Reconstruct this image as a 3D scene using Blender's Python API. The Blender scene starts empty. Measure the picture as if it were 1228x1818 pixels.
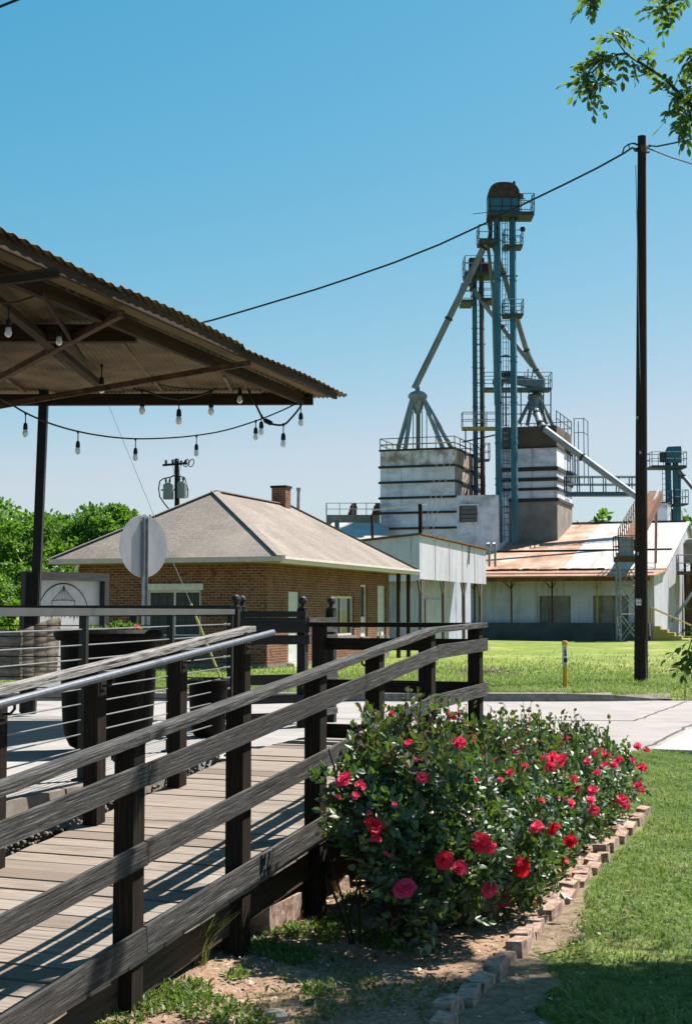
import bpy, math, random
import numpy as np
from mathutils import Vector, Matrix
R = math.radians
random.seed(7)
rng = np.random.default_rng(7)
S = bpy.context.scene
C = S.collection

# ------------------------------------------------------------------ camera, sky, sun, exposure
F_PX, CX, CY, PITCH, EYE = 2525.0, 614.0, 909.0, R(3.99), 1.6
cam = bpy.data.objects.new('camera', bpy.data.cameras.new('camera'))
C.objects.link(cam)
cam.location = (0, 0, EYE)
cam.rotation_euler = (R(90) + PITCH, 0, 0)
cam.data.sensor_fit = 'VERTICAL'
cam.data.sensor_height = 36
cam.data.lens = 36 * F_PX / 1818
cam.data.clip_start = 0.05
cam.data.clip_end = 6000
S.camera = cam

SUN_AZ, SUN_EL = R(57), R(57)
W = bpy.data.worlds.new('World')
S.world = W
W.use_nodes = True
nt = W.node_tree
bg = nt.nodes['Background']
sky = nt.nodes.new('ShaderNodeTexSky')
sky.sky_type = 'NISHITA'
sky.sun_disc = False
sky.sun_elevation = SUN_EL
sky.sun_rotation = SUN_AZ
sky.altitude = 200
sky.air_density = 1.0
sky.dust_density = 0.6
sky.ozone_density = 3.0
# film-like grade of the sky colour: a gain and a power per channel
sep = nt.nodes.new('ShaderNodeSeparateColor'); com = nt.nodes.new('ShaderNodeCombineColor')
nt.links.new(sky.outputs[0], sep.inputs[0])
for k, (gain, power) in enumerate(((2.85, 2.08), (0.972, 0.79), (0.895, 0.56))):
    m1 = nt.nodes.new('ShaderNodeMath'); m1.operation = 'MULTIPLY'; m1.inputs[1].default_value = 0.1245
    m2 = nt.nodes.new('ShaderNodeMath'); m2.operation = 'POWER'; m2.inputs[1].default_value = power
    m3 = nt.nodes.new('ShaderNodeMath'); m3.operation = 'MULTIPLY'; m3.inputs[1].default_value = gain / 0.1245
    m4 = nt.nodes.new('ShaderNodeMath'); m4.operation = 'SMOOTH_MIN'; m4.inputs[1].default_value = (0.60, 0.75, 0.86)[k] / 0.1245; m4.inputs[2].default_value = 0.22 / 0.1245
    nt.links.new(sep.outputs[k], m1.inputs[0]); nt.links.new(m1.outputs[0], m2.inputs[0]); nt.links.new(m2.outputs[0], m3.inputs[0]); nt.links.new(m3.outputs[0], m4.inputs[0]); nt.links.new(m4.outputs[0], com.inputs[k])
nt.links.new(com.outputs[0], bg.inputs[0])
bg.inputs[1].default_value = 0.0555
sl = bpy.data.lights.new('sun', 'SUN')
sl.energy = 5.0
sl.angle = R(0.53)
sl.color = (1.0, 0.95, 0.87)
so = bpy.data.objects.new('sun', sl)
C.objects.link(so)
SUN = Vector((math.sin(SUN_AZ) * math.cos(SUN_EL), math.cos(SUN_AZ) * math.cos(SUN_EL), math.sin(SUN_EL)))
so.rotation_euler = SUN.to_track_quat('Z', 'Y').to_euler()
so.location = (20, 10, 40)
S.view_settings.view_transform = 'Standard'
S.view_settings.look = 'None'
S.view_settings.gamma = 1
S.view_settings.exposure = 1.16

# ------------------------------------------------------------------ placing by sight lines
def ray(px, py):
    u = (px - CX) / F_PX; v = (CY - py) / F_PX
    return (u, math.cos(PITCH) - v * math.sin(PITCH), math.sin(PITCH) + v * math.cos(PITCH))
def at(px, py, Y):
    r = ray(px, py); s = Y / r[1]
    return Vector((r[0] * s, Y, EYE + r[2] * s))
def gp(px, py, z):
    r = ray(px, py); s = (z - EYE) / r[2]
    return Vector((r[0] * s, r[1] * s, z))
def zat(py, Y):
    return at(CX, py, Y).z

# ------------------------------------------------------------------ mesh builder
class MB:
    def __init__(self):
        self.v = []; self.f = []; self.uv = []; self.sm = []
    def face(self, pts, uv=None, smooth=False):
        i0 = len(self.v)
        pts = [Vector(p) for p in pts]
        self.v += [tuple(p) for p in pts]
        self.f.append(tuple(range(i0, i0 + len(pts))))
        if uv is None:
            n = Vector((0, 0, 0))
            for k in range(1, len(pts) - 1):
                n += (pts[k] - pts[0]).cross(pts[k + 1] - pts[0])
            if abs(n.z) > 0.92 * n.length or n.length == 0:
                uv = [(p.x, p.y) for p in pts]
            else:
                t = Vector((-n.y, n.x, 0)).normalized()
                b = n.normalized().cross(t)
                uv = [(p.dot(t), p.dot(b)) for p in pts]
        self.uv.append(uv); self.sm.append(smooth)
    def hexa(self, c):          # 8 corners: bottom 4 ccw, top 4 ccw
        for q in ((3, 2, 1, 0), (4, 5, 6, 7), (0, 1, 5, 4), (1, 2, 6, 5), (2, 3, 7, 6), (3, 0, 4, 7)):
            self.face([c[k] for k in q])
        return self
    def box(self, c, size, az=0.0):   # az: rotation of the box's x axis about z
        ca, sa = math.cos(az), math.sin(az)
        hx, hy, hz = size[0] / 2, size[1] / 2, size[2] / 2
        def P(x, y, z): return Vector((c[0] + ca * x - sa * y, c[1] + sa * x + ca * y, c[2] + z))
        return self.hexa([P(-hx, -hy, -hz), P(hx, -hy, -hz), P(hx, hy, -hz), P(-hx, hy, -hz),
                          P(-hx, -hy, hz), P(hx, -hy, hz), P(hx, hy, hz), P(-hx, hy, hz)])
    def beam(self, p0, p1, w, h, up=(0, 0, 1), uo=None):   # rectangular bar, grain along it
        p0, p1 = Vector(p0), Vector(p1)
        d = (p1 - p0); L = d.length; d.normalize()
        up = Vector(up)
        if abs(d.dot(up)) > 0.98: up = Vector((0, 1, 0))
        s = d.cross(up).normalized(); u = s.cross(d).normalized()
        s *= w / 2; u *= h / 2
        a = [p0 - s - u, p0 + s - u, p0 + s + u, p0 - s + u]
        b = [q + d * L for q in a]
        o = random.random() * 50 if uo is None else uo
        o2 = random.random() * 9
        per = [0, w, w + h, 2 * w + h, 2 * w + 2 * h]
        for k in range(4):
            j = (k + 1) % 4
            self.face([a[k], a[j], b[j], b[k]], [(o, o2 + per[k]), (o, o2 + per[k + 1]), (o + L, o2 + per[k + 1]), (o + L, o2 + per[k])])
        self.face(a[::-1], [(o, o2), (o + .02, o2), (o + .02, o2 + h), (o, o2 + h)])
        self.face(b, [(o, o2), (o + .02, o2), (o + .02, o2 + h), (o, o2 + h)])
        return self
    def tube(self, pts, r, n=8, cap=True):
        pts = [Vector(p) for p in pts]
        rs = r if isinstance(r, (list, tuple)) else [r] * len(pts)
        rings = []; prev = None; acc = 0; us = []
        for i, p in enumerate(pts):
            d = (pts[min(i + 1, len(pts) - 1)] - pts[max(i - 1, 0)])
            if d.length < 1e-9: d = Vector((0, 0, 1))
            d.normalize()
            if prev is None:
                a = Vector((0, 0, 1)) if abs(d.z) < 0.9 else Vector((1, 0, 0))
                s = d.cross(a).normalized()
            else:
                s = (prev - d * prev.dot(d)).normalized()
            prev = s; t = d.cross(s)
            rings.append([p + (s * math.cos(2 * math.pi * k / n) + t * math.sin(2 * math.pi * k / n)) * rs[i] for k in range(n)])
            if i: acc += (p - pts[i - 1]).length
            us.append(acc)
        for i in range(len(pts) - 1):
            for k in range(n):
                j = (k + 1) % n
                c = 2 * math.pi * rs[i] / n
                self.face([rings[i][k], rings[i][j], rings[i + 1][j], rings[i + 1][k]],
                          [(us[i], k * c), (us[i], (k + 1) * c), (us[i + 1], (k + 1) * c), (us[i + 1], k * c)], True)
        if cap:
            self.face(rings[0][::-1]); self.face(rings[-1])
        return self
    def lathe(self, c, prof, n=24, ax=(0, 0, 1)):
        ax = Vector(tuple(ax) + (0,) * (3 - len(ax))).normalized()
        a = Vector((1, 0, 0)) if abs(ax.x) < .9 else Vector((0, 1, 0))
        s = ax.cross(a).normalized(); t = ax.cross(s)
        c = Vector(c)
        rings = [[c + ax * z + (s * math.cos(2 * math.pi * k / n) + t * math.sin(2 * math.pi * k / n)) * max(r, 1e-4) for k in range(n)] for r, z in prof]
        for i in range(len(prof) - 1):
            for k in range(n):
                j = (k + 1) % n
                self.face([rings[i][k], rings[i][j], rings[i + 1][j], rings[i + 1][k]], None, True)
        self.face(rings[0][::-1]); self.face(rings[-1])
        return self
    def prism(self, poly, d):      # extrude polygon (3d points) by vector d
        d = Vector(d); a = [Vector(p) for p in poly]; b = [p + d for p in a]
        self.face(a[::-1]); self.face(b)
        for k in range(len(a)):
            j = (k + 1) % len(a)
            self.face([a[k], a[j], b[j], b[k]])
        return self
    def build(self, name, mat, parent=None, jit=0.0):
        me = bpy.data.meshes.new(name)
        me.from_pydata(self.v, [], self.f)
        uvl = me.uv_layers.new(name='UVMap')
        flat = np.array([c for u in self.uv for c in u], dtype=np.float32).ravel()
        uvl.data.foreach_set('uv', flat)
        me.polygons.foreach_set('use_smooth', self.sm)
        for m in (mat if isinstance(mat, (list, tuple)) else [mat]): me.materials.append(m)
        return link(name, me, parent)

def link(name, me, parent=None):
    o = bpy.data.objects.new(name, me); C.objects.link(o)
    if parent is not None: adopt(o, parent)
    return o
def adopt(o, parent):
    o.parent = parent
    if parent.type == 'EMPTY':
        o.matrix_parent_inverse = Matrix.Translation(-parent.location)
def tag(o, label=None, cat=None, group=None, kind=None):
    if label: o['label'] = label
    if cat: o['category'] = cat
    if group: o['group'] = group
    if kind: o['kind'] = kind
    return o
def thing(name, label, cat, loc, group=None):
    o = bpy.data.objects.new(name, None); C.objects.link(o)
    o.location = Vector(loc); o.empty_display_size = 0.2
    return tag(o, label, cat, group)
def np_mesh(name, V, Fq, mat, smooth=False, col=None):     # numpy verts (n,3), faces (m,k)
    me = bpy.data.meshes.new(name)
    k = Fq.shape[1]; m = Fq.shape[0]
    me.vertices.add(len(V)); me.vertices.foreach_set('co', V.astype(np.float32).ravel())
    me.loops.add(m * k); me.loops.foreach_set('vertex_index', Fq.astype(np.int32).ravel())
    me.polygons.add(m); me.polygons.foreach_set('loop_start', np.arange(0, m * k, k, dtype=np.int32))
    me.polygons.foreach_set('use_smooth', np.full(m, smooth))
    if col is not None:           # one tint value per face
        at_ = me.attributes.new('tint', 'FLOAT', 'FACE')
        at_.data.foreach_set('value', col.astype(np.float32))
    me.update(calc_edges=True); me.validate()
    for mm in (mat if isinstance(mat, (list, tuple)) else [mat]): me.materials.append(mm)
    return me
def copy_tree(o, parent=None, inv=None):
    c = o.copy(); C.objects.link(c)
    if parent is not None: c.parent = parent
    for ch in list(o.children): copy_tree(ch, c)
    return c

# ------------------------------------------------------------------ materials
KC = 0.67                                   # one common factor on the listed colours
def new_mat(name):
    m = bpy.data.materials.new(name); m.use_nodes = True
    t = m.node_tree; b = t.nodes['Principled BSDF']
    return m, t, b
def nd(t, typ, **kw):
    n = t.nodes.new(typ)
    for k, v in kw.items():
        if k in n.inputs: n.inputs[k].default_value = v
        else: setattr(n, k, v)
    return n
def coords(t, coord='uv', scale=(1, 1, 1)):
    if coord == 'uv': src = nd(t, 'ShaderNodeUVMap').outputs[0]
    else: src = nd(t, 'ShaderNodeNewGeometry').outputs['Position']
    mp = nd(t, 'ShaderNodeMapping')
    mp.inputs['Scale'].default_value = scale
    t.links.new(src, mp.inputs[0])
    return mp.outputs[0]
def noise(t, vec, scale, detail=6, rough=.6, dist=0):
    n = nd(t, 'ShaderNodeTexNoise')
    n.inputs['Scale'].default_value = scale; n.inputs['Detail'].default_value = detail
    n.inputs['Roughness'].default_value = rough; n.inputs['Distortion'].default_value = dist
    t.links.new(vec, n.inputs['Vector'])
    return n.outputs['Fac']
def ramp(t, fac, stops):
    r = nd(t, 'ShaderNodeValToRGB')
    e = r.color_ramp.elements
    while len(e) < len(stops): e.new(0.5)
    for k, (p, c) in enumerate(stops):
        e[k].position = p
        e[k].color = (c, c, c, 1) if isinstance(c, (int, float)) else (c[0] * KC, c[1] * KC, c[2] * KC, 1)
    t.links.new(fac, r.inputs[0])
    return r.outputs[0]
def mix(t, fac, a, b, mode='MIX'):
    n = nd(t, 'ShaderNodeMix', data_type='RGBA', blend_type=mode)
    for sock, val in ((n.inputs[0], fac), (n.inputs[6], a), (n.inputs[7], b)):
        if hasattr(val, 'is_output'): t.links.new(val, sock)
        elif isinstance(val, (int, float)): sock.default_value = val
        else: sock.default_value = (*val, 1)
    return n.outputs[2]
def bump(t, b, h, strength=.4, dist=.01):
    n = nd(t, 'ShaderNodeBump'); n.inputs['Strength'].default_value = strength; n.inputs['Distance'].default_value = dist
    t.links.new(h, n.inputs['Height']); t.links.new(n.outputs[0], b.inputs['Normal'])
def mat(name, stops, scale=4, coord='uv', stretch=(1, 1, 1), rough=.8, metal=0, spec=.3, bmp=.3, bdist=.01, detail=7, dist=0, over=None, nrough=.62):
    """noise-driven colour; over = (colour, scale, stretch, lo, hi): a second layer of stains"""
    m, t, b = new_mat(name)
    v = coords(t, coord, stretch)
    f = noise(t, v, scale, detail, nrough, dist)
    c = ramp(t, f, stops)
    if over:
        for oc, osc, ost, lo, hi in (over if isinstance(over, list) else [over]):
            v2 = coords(t, coord, ost)
            m2 = ramp(t, noise(t, v2, osc, 6, .6), [(lo, 0.0), (hi, 1.0)])
            c = mix(t, m2, c, tuple(x * KC for x in oc))
    t.links.new(c, b.inputs['Base Color'])
    b.inputs['Roughness'].default_value = rough; b.inputs['Metallic'].default_value = metal
    b.inputs['Specular IOR Level'].default_value = spec
    if bmp: bump(t, b, f, bmp, bdist)
    return m
def mat_brick(name, c1, c2, mortar, bw, bh, ms, bmp=.5, rough=.9, extra=None):
    m, t, b = new_mat(name)
    v = coords(t, 'uv')
    n = nd(t, 'ShaderNodeTexBrick')
    n.inputs['Scale'].default_value = 1
    c1, c2, mortar = (tuple(x * KC for x in q) for q in (c1, c2, mortar)); n.inputs['Color1'].default_value = (*c1, 1); n.inputs['Color2'].default_value = (*c2, 1); n.inputs['Mortar'].default_value = (*mortar, 1)
    n.inputs['Brick Width'].default_value = bw; n.inputs['Row Height'].default_value = bh
    n.inputs['Mortar Size'].default_value = ms; n.inputs['Mortar Smooth'].default_value = .1; n.inputs['Bias'].default_value = -.1
    t.links.new(v, n.inputs['Vector'])
    f = noise(t, v, 9, 6, .65); f2 = noise(t, v, .7, 4, .6)
    c = mix(t, .8, n.outputs['Color'], ramp(t, f, [(.25, .55), (.75, 1.3)]), 'MULTIPLY')
    c = mix(t, .7, c, ramp(t, f2, [(.3, .65), (.7, 1.15)]), 'MULTIPLY')
    if extra:
        v3 = coords(t, 'uv', extra[2])
        c = mix(t, ramp(t, noise(t, v3, extra[1], 5, .6), [(extra[3], 0.0), (extra[4], 1.0)]), c, extra[0])
    t.links.new(c, b.inputs['Base Color'])
    b.inputs['Roughness'].default_value = rough; b.inputs['Specular IOR Level'].default_value = .2
    inv = ramp(t, n.outputs['Fac'], [(0, 1.0), (1, 0.0)])
    if bmp: bump(t, b, inv, bmp, .01)
    return m
def mat_leaf(name, stops, transl=.35, rough=.35, spec=.5, tr=(.25, .45, .04)):
    """leaf colour from the per-face tint; light shines through"""
    m, t, b = new_mat(name)
    a = nd(t, 'ShaderNodeAttribute'); a.attribute_name = 'tint'
    c = ramp(t, a.outputs['Fac'], stops)
    t.links.new(c, b.inputs['Base Color'])
    b.inputs['Roughness'].default_value = rough; b.inputs['Specular IOR Level'].default_value = spec
    td = nd(t, 'ShaderNodeBsdfTranslucent')
    t.links.new(mix(t, .5, c, tr), td.inputs[0])
    ms = nd(t, 'ShaderNodeMixShader'); ms.inputs[0].default_value = transl
    t.links.new(b.outputs[0], ms.inputs[1]); t.links.new(td.outputs[0], ms.inputs[2])
    t.links.new(ms.outputs[0], t.nodes['Material Output'].inputs[0])
    return m
def plain(name, col, rough=.6, metal=0, spec=.4):
    return mat(name, [(.3, tuple(c * .85 for c in col)), (.7, tuple(min(1, c * 1.12) for c in col))], 6, 'pos', rough=rough, metal=metal, spec=spec, bmp=.08)

M = {}
M['rail'] = mat('weathered_grey_wood', [(.34, (.016, .014, .013)), (.46, (.062, .057, .055)), (.56, (.125, .117, .113)), (.70, (.36, .335, .315))], 40, 'uv', (.12, 3.2, 1), rough=.85, spec=.25, bmp=1.0, bdist=.008, nrough=.7,
                over=[((.17, .10, .06), 5, (.5, 3, 1), .64, .72), ((.018, .016, .014), 6, (.3, 9, 1), .58, .64), ((.42, .40, .37), 3.4, (.5, 12, 1), .63, .72), ((.05, .044, .04), 1.0, (.10, .05, 1), .52, .68)])
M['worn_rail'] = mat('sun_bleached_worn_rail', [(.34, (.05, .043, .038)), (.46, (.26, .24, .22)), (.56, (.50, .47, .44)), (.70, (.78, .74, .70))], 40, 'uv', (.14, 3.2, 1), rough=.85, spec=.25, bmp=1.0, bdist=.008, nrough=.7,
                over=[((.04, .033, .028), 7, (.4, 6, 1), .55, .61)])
M['post'] = mat('dark_brown_wood', [(.3, (.012, .009, .007)), (.55, (.034, .025, .018)), (.8, (.09, .068, .05))], 34, 'uv', (.1, 2.8, 1), rough=.9, spec=.12, bmp=.8, bdist=.006)
M['deck'] = mat('sun_bleached_deck_boards', [(.27, (.10, .074, .055)), (.42, (.29, .235, .19)), (.6, (.42, .35, .295)), (.8, (.54, .47, .405))], 26, 'uv', (.08, 3.0, 1), rough=.9, spec=.2, bmp=.8, bdist=.005,
                over=[((.22, .16, .11), 2.4, (.7, 2, 1), .58, .72), ((.09, .065, .05), 11, (.4, 5, 1), .66, .72), ((.24, .19, .155), 1.1, (.04, .04, 1), .46, .62), ((.58, .53, .48), 1.3, (.05, .05, 1), .56, .70)])
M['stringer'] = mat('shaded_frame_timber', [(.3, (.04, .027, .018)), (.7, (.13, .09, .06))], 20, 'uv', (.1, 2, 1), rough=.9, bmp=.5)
M['steel_pipe'] = mat('galvanised_pipe', [(.3, (.10, .115, .14)), (.7, (.20, .22, .26))], 30, 'uv', rough=.5, metal=.2, spec=.5, bmp=.1)
M['black_steel'] = plain('black_painted_steel', (.016, .014, .012), .5)
M['grey_steel'] = plain('grey_painted_rail', (.10, .10, .10), .5)
M['cable'] = plain('steel_cable', (.5, .49, .46), .35, .6)
M['black_wood'] = mat('black_stained_timber', [(.3, (.012, .010, .009)), (.7, (.04, .034, .03))], 24, 'uv', (.1, 2, 1), rough=.7, bmp=.5)
M['road'] = mat('pale_concrete_road', [(.3, (.36, .315, .295)), (.55, (.43, .385, .36)), (.8, (.49, .445, .42))], 1.6, 'pos', rough=.9, spec=.2, bmp=.15, detail=9,
                over=[((.36, .33, .31), .35, (1, .35, 1), .56, .75), ((.28, .25, .235), 1.4, (.35, 1, 1), .58, .72), ((.24, .215, .2), 6, (1, 1, 1), .68, .78)])
M['patio'] = mat('pale_patio_concrete', [(.3, (.35, .335, .325)), (.7, (.49, .47, .455))], 3, 'pos', rough=.9, spec=.2, bmp=.2, over=((.33, .31, .29), .8, (1, 1, 1), .55, .75))
M['kerb'] = mat('kerb_concrete', [(.3, (.19, .16, .135)), (.7, (.36, .32, .28))], 8, 'pos', rough=.95, spec=.15, bmp=.3)
M['rubble'] = mat('rubble_stone', [(.3, (.16, .12, .085)), (.7, (.45, .38, .30))], 14, 'pos', rough=.95, spec=.15, bmp=.6)
# ------------------------------------------------------------------ the ground
def smooth(a, b, x):
    t = min(1, max(0, (x - a) / (b - a))); return t * t * (3 - 2 * t)
AX, AY = 0.3648, 0.9311                    # heading of ramp, brick edge and buildings
P0 = Vector((-0.789, 5.77, 0))
def site(s, p, z=0.0):                     # s along the ramp, p to its right
    return Vector((P0.x + s * AX + p * AY, P0.y + s * AY - p * AX, z))
def sp(x, y):
    dx, dy = x - P0.x, y - P0.y
    return dx * AX + dy * AY, dx * AY - dy * AX
def lawn_end(x):
    return 13.6 + 4.0 * smooth(1.6, 3.7, x)
def gz(x, y):
    s, p = sp(x, y)
    h = 0.02 * math.sin(x * 1.3 + y * .7) * math.sin(y * .9 - x * .4)
    h += 0.05 * smooth(0.6, -0.4, p) - 0.02
    return h - 0.10 * smooth(11, 18, y)
def grid_mesh(name, xs, ys, hf, m, keep=None):
    V = np.array([(x, y, hf(x, y)) for y in ys for x in xs]); nx = len(xs)
    Fq = [(j * nx + i, j * nx + i + 1, (j + 1) * nx + i + 1, (j + 1) * nx + i) for j in range(len(ys) - 1) for i in range(nx - 1)
          if keep is None or keep((xs[i] + xs[i + 1]) / 2, (ys[j] + ys[j + 1]) / 2)]
    return np_mesh(name, V, np.array(Fq), m, True)

M['lawn'] = mat('lawn_soil_and_thatch', [(.30, (.03, .05, .014)), (.44, (.085, .135, .032)), (.58, (.17, .225, .06)), (.76, (.33, .34, .13))], 9, 'pos', rough=.95, spec=.1, bmp=.6, bdist=.02, detail=12, nrough=.75,
                over=[((.34, .34, .12), .8, (1, 1, 1), .52, .70), ((.30, .21, .13), 1.3, (1, 1, 1), .60, .70), ((.08, .12, .03), 2.1, (1, 1, 1), .60, .70)])
M['mulch'] = mat('bare_soil_with_bark_mulch', [(.25, (.13, .075, .045)), (.45, (.42, .27, .18)), (.62, (.68, .47, .34)), (.82, (.85, .66, .52))], 26, 'pos', rough=.95, spec=.1, bmp=1.0, bdist=.02, detail=12, nrough=.8,
                 over=[((.12, .15, .035), 1.7, (1, 1, 1), .62, .74)])
M['farlawn'] = mat('far_lawn', [(.25, (.12, .155, .03)), (.45, (.20, .26, .052)), (.62, (.29, .345, .085)), (.82, (.42, .41, .15))], .55, 'pos', (1, .6, 1), rough=.95, spec=.1, bmp=.3, detail=12, nrough=.72,
                   over=[((.50, .44, .18), .16, (1, .5, 1), .52, .70), ((.10, .15, .03), .35, (1, .4, 1), .56, .70), ((.52, .44, .25), 1.3, (1, .5, 1), .64, .72)])
xs = np.arange(-8, 14.01, .2); ys = np.arange(1, 18.6, .2)
tag(link('lawn', grid_mesh('lawn', xs, ys, gz, M['lawn'], lambda x, y: y < lawn_end(x))), kind='structure')
M['bedsheet'] = M['mulch']
sgrid = np.arange(-4.6, 6.5, .09); pgrid = np.arange(-1.6, 1.15, .09)
Vb = []
for p in pgrid:
    for s_ in sgrid:
        q = site(s_, min(p, 1.12 - .0478 * s_)); Vb.append((q.x, q.y, gz(q.x, q.y) + .012 + .012 * math.sin(9 * s_ + 3 * p) * math.sin(11 * p - 2 * s_)))
n_ = len(sgrid)
Fb = np.array([(j * n_ + i, (j + 1) * n_ + i, (j + 1) * n_ + i + 1, j * n_ + i + 1) for j in range(len(pgrid) - 1) for i in range(n_ - 1)])
tag(link('garden_bed', np_mesh('garden_bed', np.array(Vb), Fb[:, ::-1].copy(), M['mulch'], True)), kind='structure')

M['soil_strip'] = mat('bare_brown_soil', [(.3, (.12, .085, .055)), (.5, (.30, .22, .15)), (.75, (.46, .36, .27))], 14, 'pos', rough=.95, spec=.1, bmp=.8, bdist=.015, detail=12, nrough=.75)
mb = MB(); ss_ = np.arange(-3.2, 3.3, .08)
def strip_w(s): return (.20 + .10 * math.sin(s * 2.3 + 1) + .05 * math.sin(s * 7.1) + .02 * math.sin(s * 19)) * smooth(3.2, 1.6, s) + .03
for a_, b_ in zip(ss_, ss_[1:]):
    P = []
    for s_, k_ in ((a_, 0), (a_, 1), (b_, 1), (b_, 0)):
        q = site(s_, 1.15 - .0478 * s_ + (.02 if k_ == 0 else .06 + strip_w(s_))); P.append((q.x, q.y, gz(q.x, q.y) + .007))
    mb.face(P, smooth=True)
tag(mb.build('soil_strip', M['soil_strip']), kind='structure')
ROADZ = -0.15
mb = MB(); mb.face([(-80, 9, ROADZ), (90, 9, ROADZ), (90, 28.2, ROADZ), (-80, 28.2, ROADZ)])
tag(mb.build('road', M['road']), kind='structure')
mb = MB()
M['tar'] = plain('tar_joint', (.10, .085, .075), .9)
def wob_line(mb, pts, w, z):
    P = []
    for (x0, y0), (x1, y1) in zip(pts, pts[1:]):
        n = max(2, int(math.hypot(x1 - x0, y1 - y0) / .35))
        for k in range(n): t = k / n; P.append((x0 + (x1 - x0) * t + random.uniform(-.02, .02), y0 + (y1 - y0) * t + random.uniform(-.05, .05)))
    P.append(pts[-1])
    for a, b in zip(P, P[1:]):
        d = Vector((b[0] - a[0], b[1] - a[1])).normalized() * w / 2
        mb.face([(a[0] + d.y, a[1] - d.x, z), (b[0] + d.y, b[1] - d.x, z), (b[0] - d.y, b[1] + d.x, z), (a[0] - d.y, a[1] + d.x, z)])
wob_line(mb, [(-12, 23.6), (0, 23.3), (4.6, 22.9)], .07, ROADZ + .004)
wob_line(mb, [(4.6, 22.9), (6.6, 27.8)], .04, ROADZ + .004)
wob_line(mb, [(3.25, 16.9), (5.5, 22.6), (7.8, 28.0)], .05, ROADZ + .004)
tag(mb.build('road_joint_markings', M['tar']), kind='structure')
# footway and gutter at the right, between lawn and road
M['walk'] = mat('bright_footway_concrete', [(.3, (.46, .44, .42)), (.7, (.60, .575, .55))], 2.5, 'pos', rough=.9, bmp=.15, spec=.2)
mb = MB()
for a, b in ((0, .30), (.305, .62), (.625, 1.0)):
    L0, L1 = Vector((3.75, 17.55)), Vector((6.6, 24.7))
    q0 = L0.lerp(L1, a); q1 = L0.lerp(L1, b); w = Vector((1.35, -.5))
    mb.prism([(q0.x, q0.y, ROADZ - .05), (q0.x + w.x, q0.y + w.y, ROADZ - .05), (q1.x + w.x, q1.y + w.y, ROADZ - .05), (q1.x, q1.y, ROADZ - .05)], (0, 0, .12))
tag(mb.build('pavement', M['walk']), kind='structure')
# far kerb with a dropped end
mb = MB(); K = [(-60, 28.35), (-8, 28.1), (1.5, 27.9), (4.3, 27.85), (5.2, 27.9), (6.4, 28.15)]; Hk = [.15, .15, .15, .15, .12, .0]
for (a, b), (h0, h1) in zip(zip(K, K[1:]), zip(Hk, Hk[1:])):
    z0 = ROADZ - .1
    mb.hexa([Vector((a[0], a[1] - .05, z0)), Vector((b[0], b[1] - .05, z0)), Vector((b[0], b[1] + .22, z0)), Vector((a[0], a[1] + .22, z0)),
             Vector((a[0], a[1], ROADZ + h0)), Vector((b[0], b[1], ROADZ + h1)), Vector((b[0], b[1] + .22, ROADZ + h0 + .01)), Vector((a[0], a[1] + .22, ROADZ + h1 + .01))])
tag(mb.build('kerb', M['kerb']), kind='structure')
def fz(x, y):
    return (-.035 + .04 * math.sin(x * .31) * math.sin(y * .23)) * 1.0 - .16 * smooth(34, 84, y) - (.11 * smooth(5.0, 6.6, x) * (1 - smooth(28.2, 31, y)))
xs = np.concatenate([np.linspace(-2500, -60, 12), np.linspace(-50, 50, 101), np.linspace(60, 2500, 12)])
ys = np.concatenate([np.linspace(28.1, 40, 16), np.linspace(41, 120, 40), np.linspace(150, 4500, 14)])
tag(link('ground', grid_mesh('ground', xs, ys, fz, M['farlawn'])), kind='structure')

# ------------------------------------------------------------------ wooden ramp with its railings
def dz(s):
    return .247 + .10 * s if s < 3.81 else .628 + .02 * (s - 3.81)
ramp_o = thing('wooden_ramp', 'weathered timber access ramp with plank deck and grey board railings rising to the patio', 'ramp', site(0, -.7, 0))
mb = MB(); s_ = -3.4
while s_ < 4.98:
    w = .138 + random.uniform(-.004, .004)
    z0 = dz(s_) + random.uniform(-.003, .003); z1 = dz(s_ + w) + random.uniform(-.003, .003)
    pr_, pl_ = -.012 + random.uniform(-.008, .006), -1.43 + random.uniform(-.01, .01)
    t = .036
    c = [site(s_, pl_, z0 - t), site(s_, pr_, z0 - t), site(s_ + w, pr_, z1 - t), site(s_ + w, pl_, z1 - t)]
    c2 = [site(s_, pl_, z0), site(s_, pr_, z0), site(s_ + w, pr_, z1), site(s_ + w, pl_, z1)]
    u0, v0 = random.random() * 40, random.random() * 9
    i0 = len(mb.f)
    mb.hexa(c + c2)
    mb.uv[i0 + 1] = [(u0, v0), (u0 + 1.42, v0), (u0 + 1.42, v0 + w), (u0, v0 + w)]
    s_ += w + random.uniform(.008, .014)
mb.build('deck', M['deck'], ramp_o)
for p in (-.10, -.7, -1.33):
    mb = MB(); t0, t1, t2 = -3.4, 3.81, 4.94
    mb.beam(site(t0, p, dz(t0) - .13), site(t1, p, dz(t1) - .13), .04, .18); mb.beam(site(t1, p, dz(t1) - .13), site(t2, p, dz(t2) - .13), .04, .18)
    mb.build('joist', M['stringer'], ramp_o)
def ramp_post(s, p, h=.832, foot=None, w=.089):
    mb = MB(); z1 = dz(s) + h
    q = site(s, p); z0 = gz(q.x, q.y) - .1 if foot is None else foot
    mb.beam(site(s, p, z0), site(s, p, z1), w, w, up=(AX, AY, 0))
    return mb.build('post', M['post'], ramp_o)
NS = [-3.0, -2.0, -1.0, 0, 1.0, 1.93, 2.83, 3.81, 4.93]
for s in NS: ramp_post(s - .045, -.063)
BH = [(.747, .089), (.434, .092), (.098, .108)]
def board(sa, sb, top, h, p, mname='rail_board', th=.018, m='rail'):
    mb = MB(); d = random.uniform(-.004, .004)
    mb.beam(site(sa, p, dz(sa) + top - h / 2 + d), site(sb, p, dz(sb) + top - h / 2 + d), th, h)
    return mb.build(mname, M[m], ramp_o)
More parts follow.
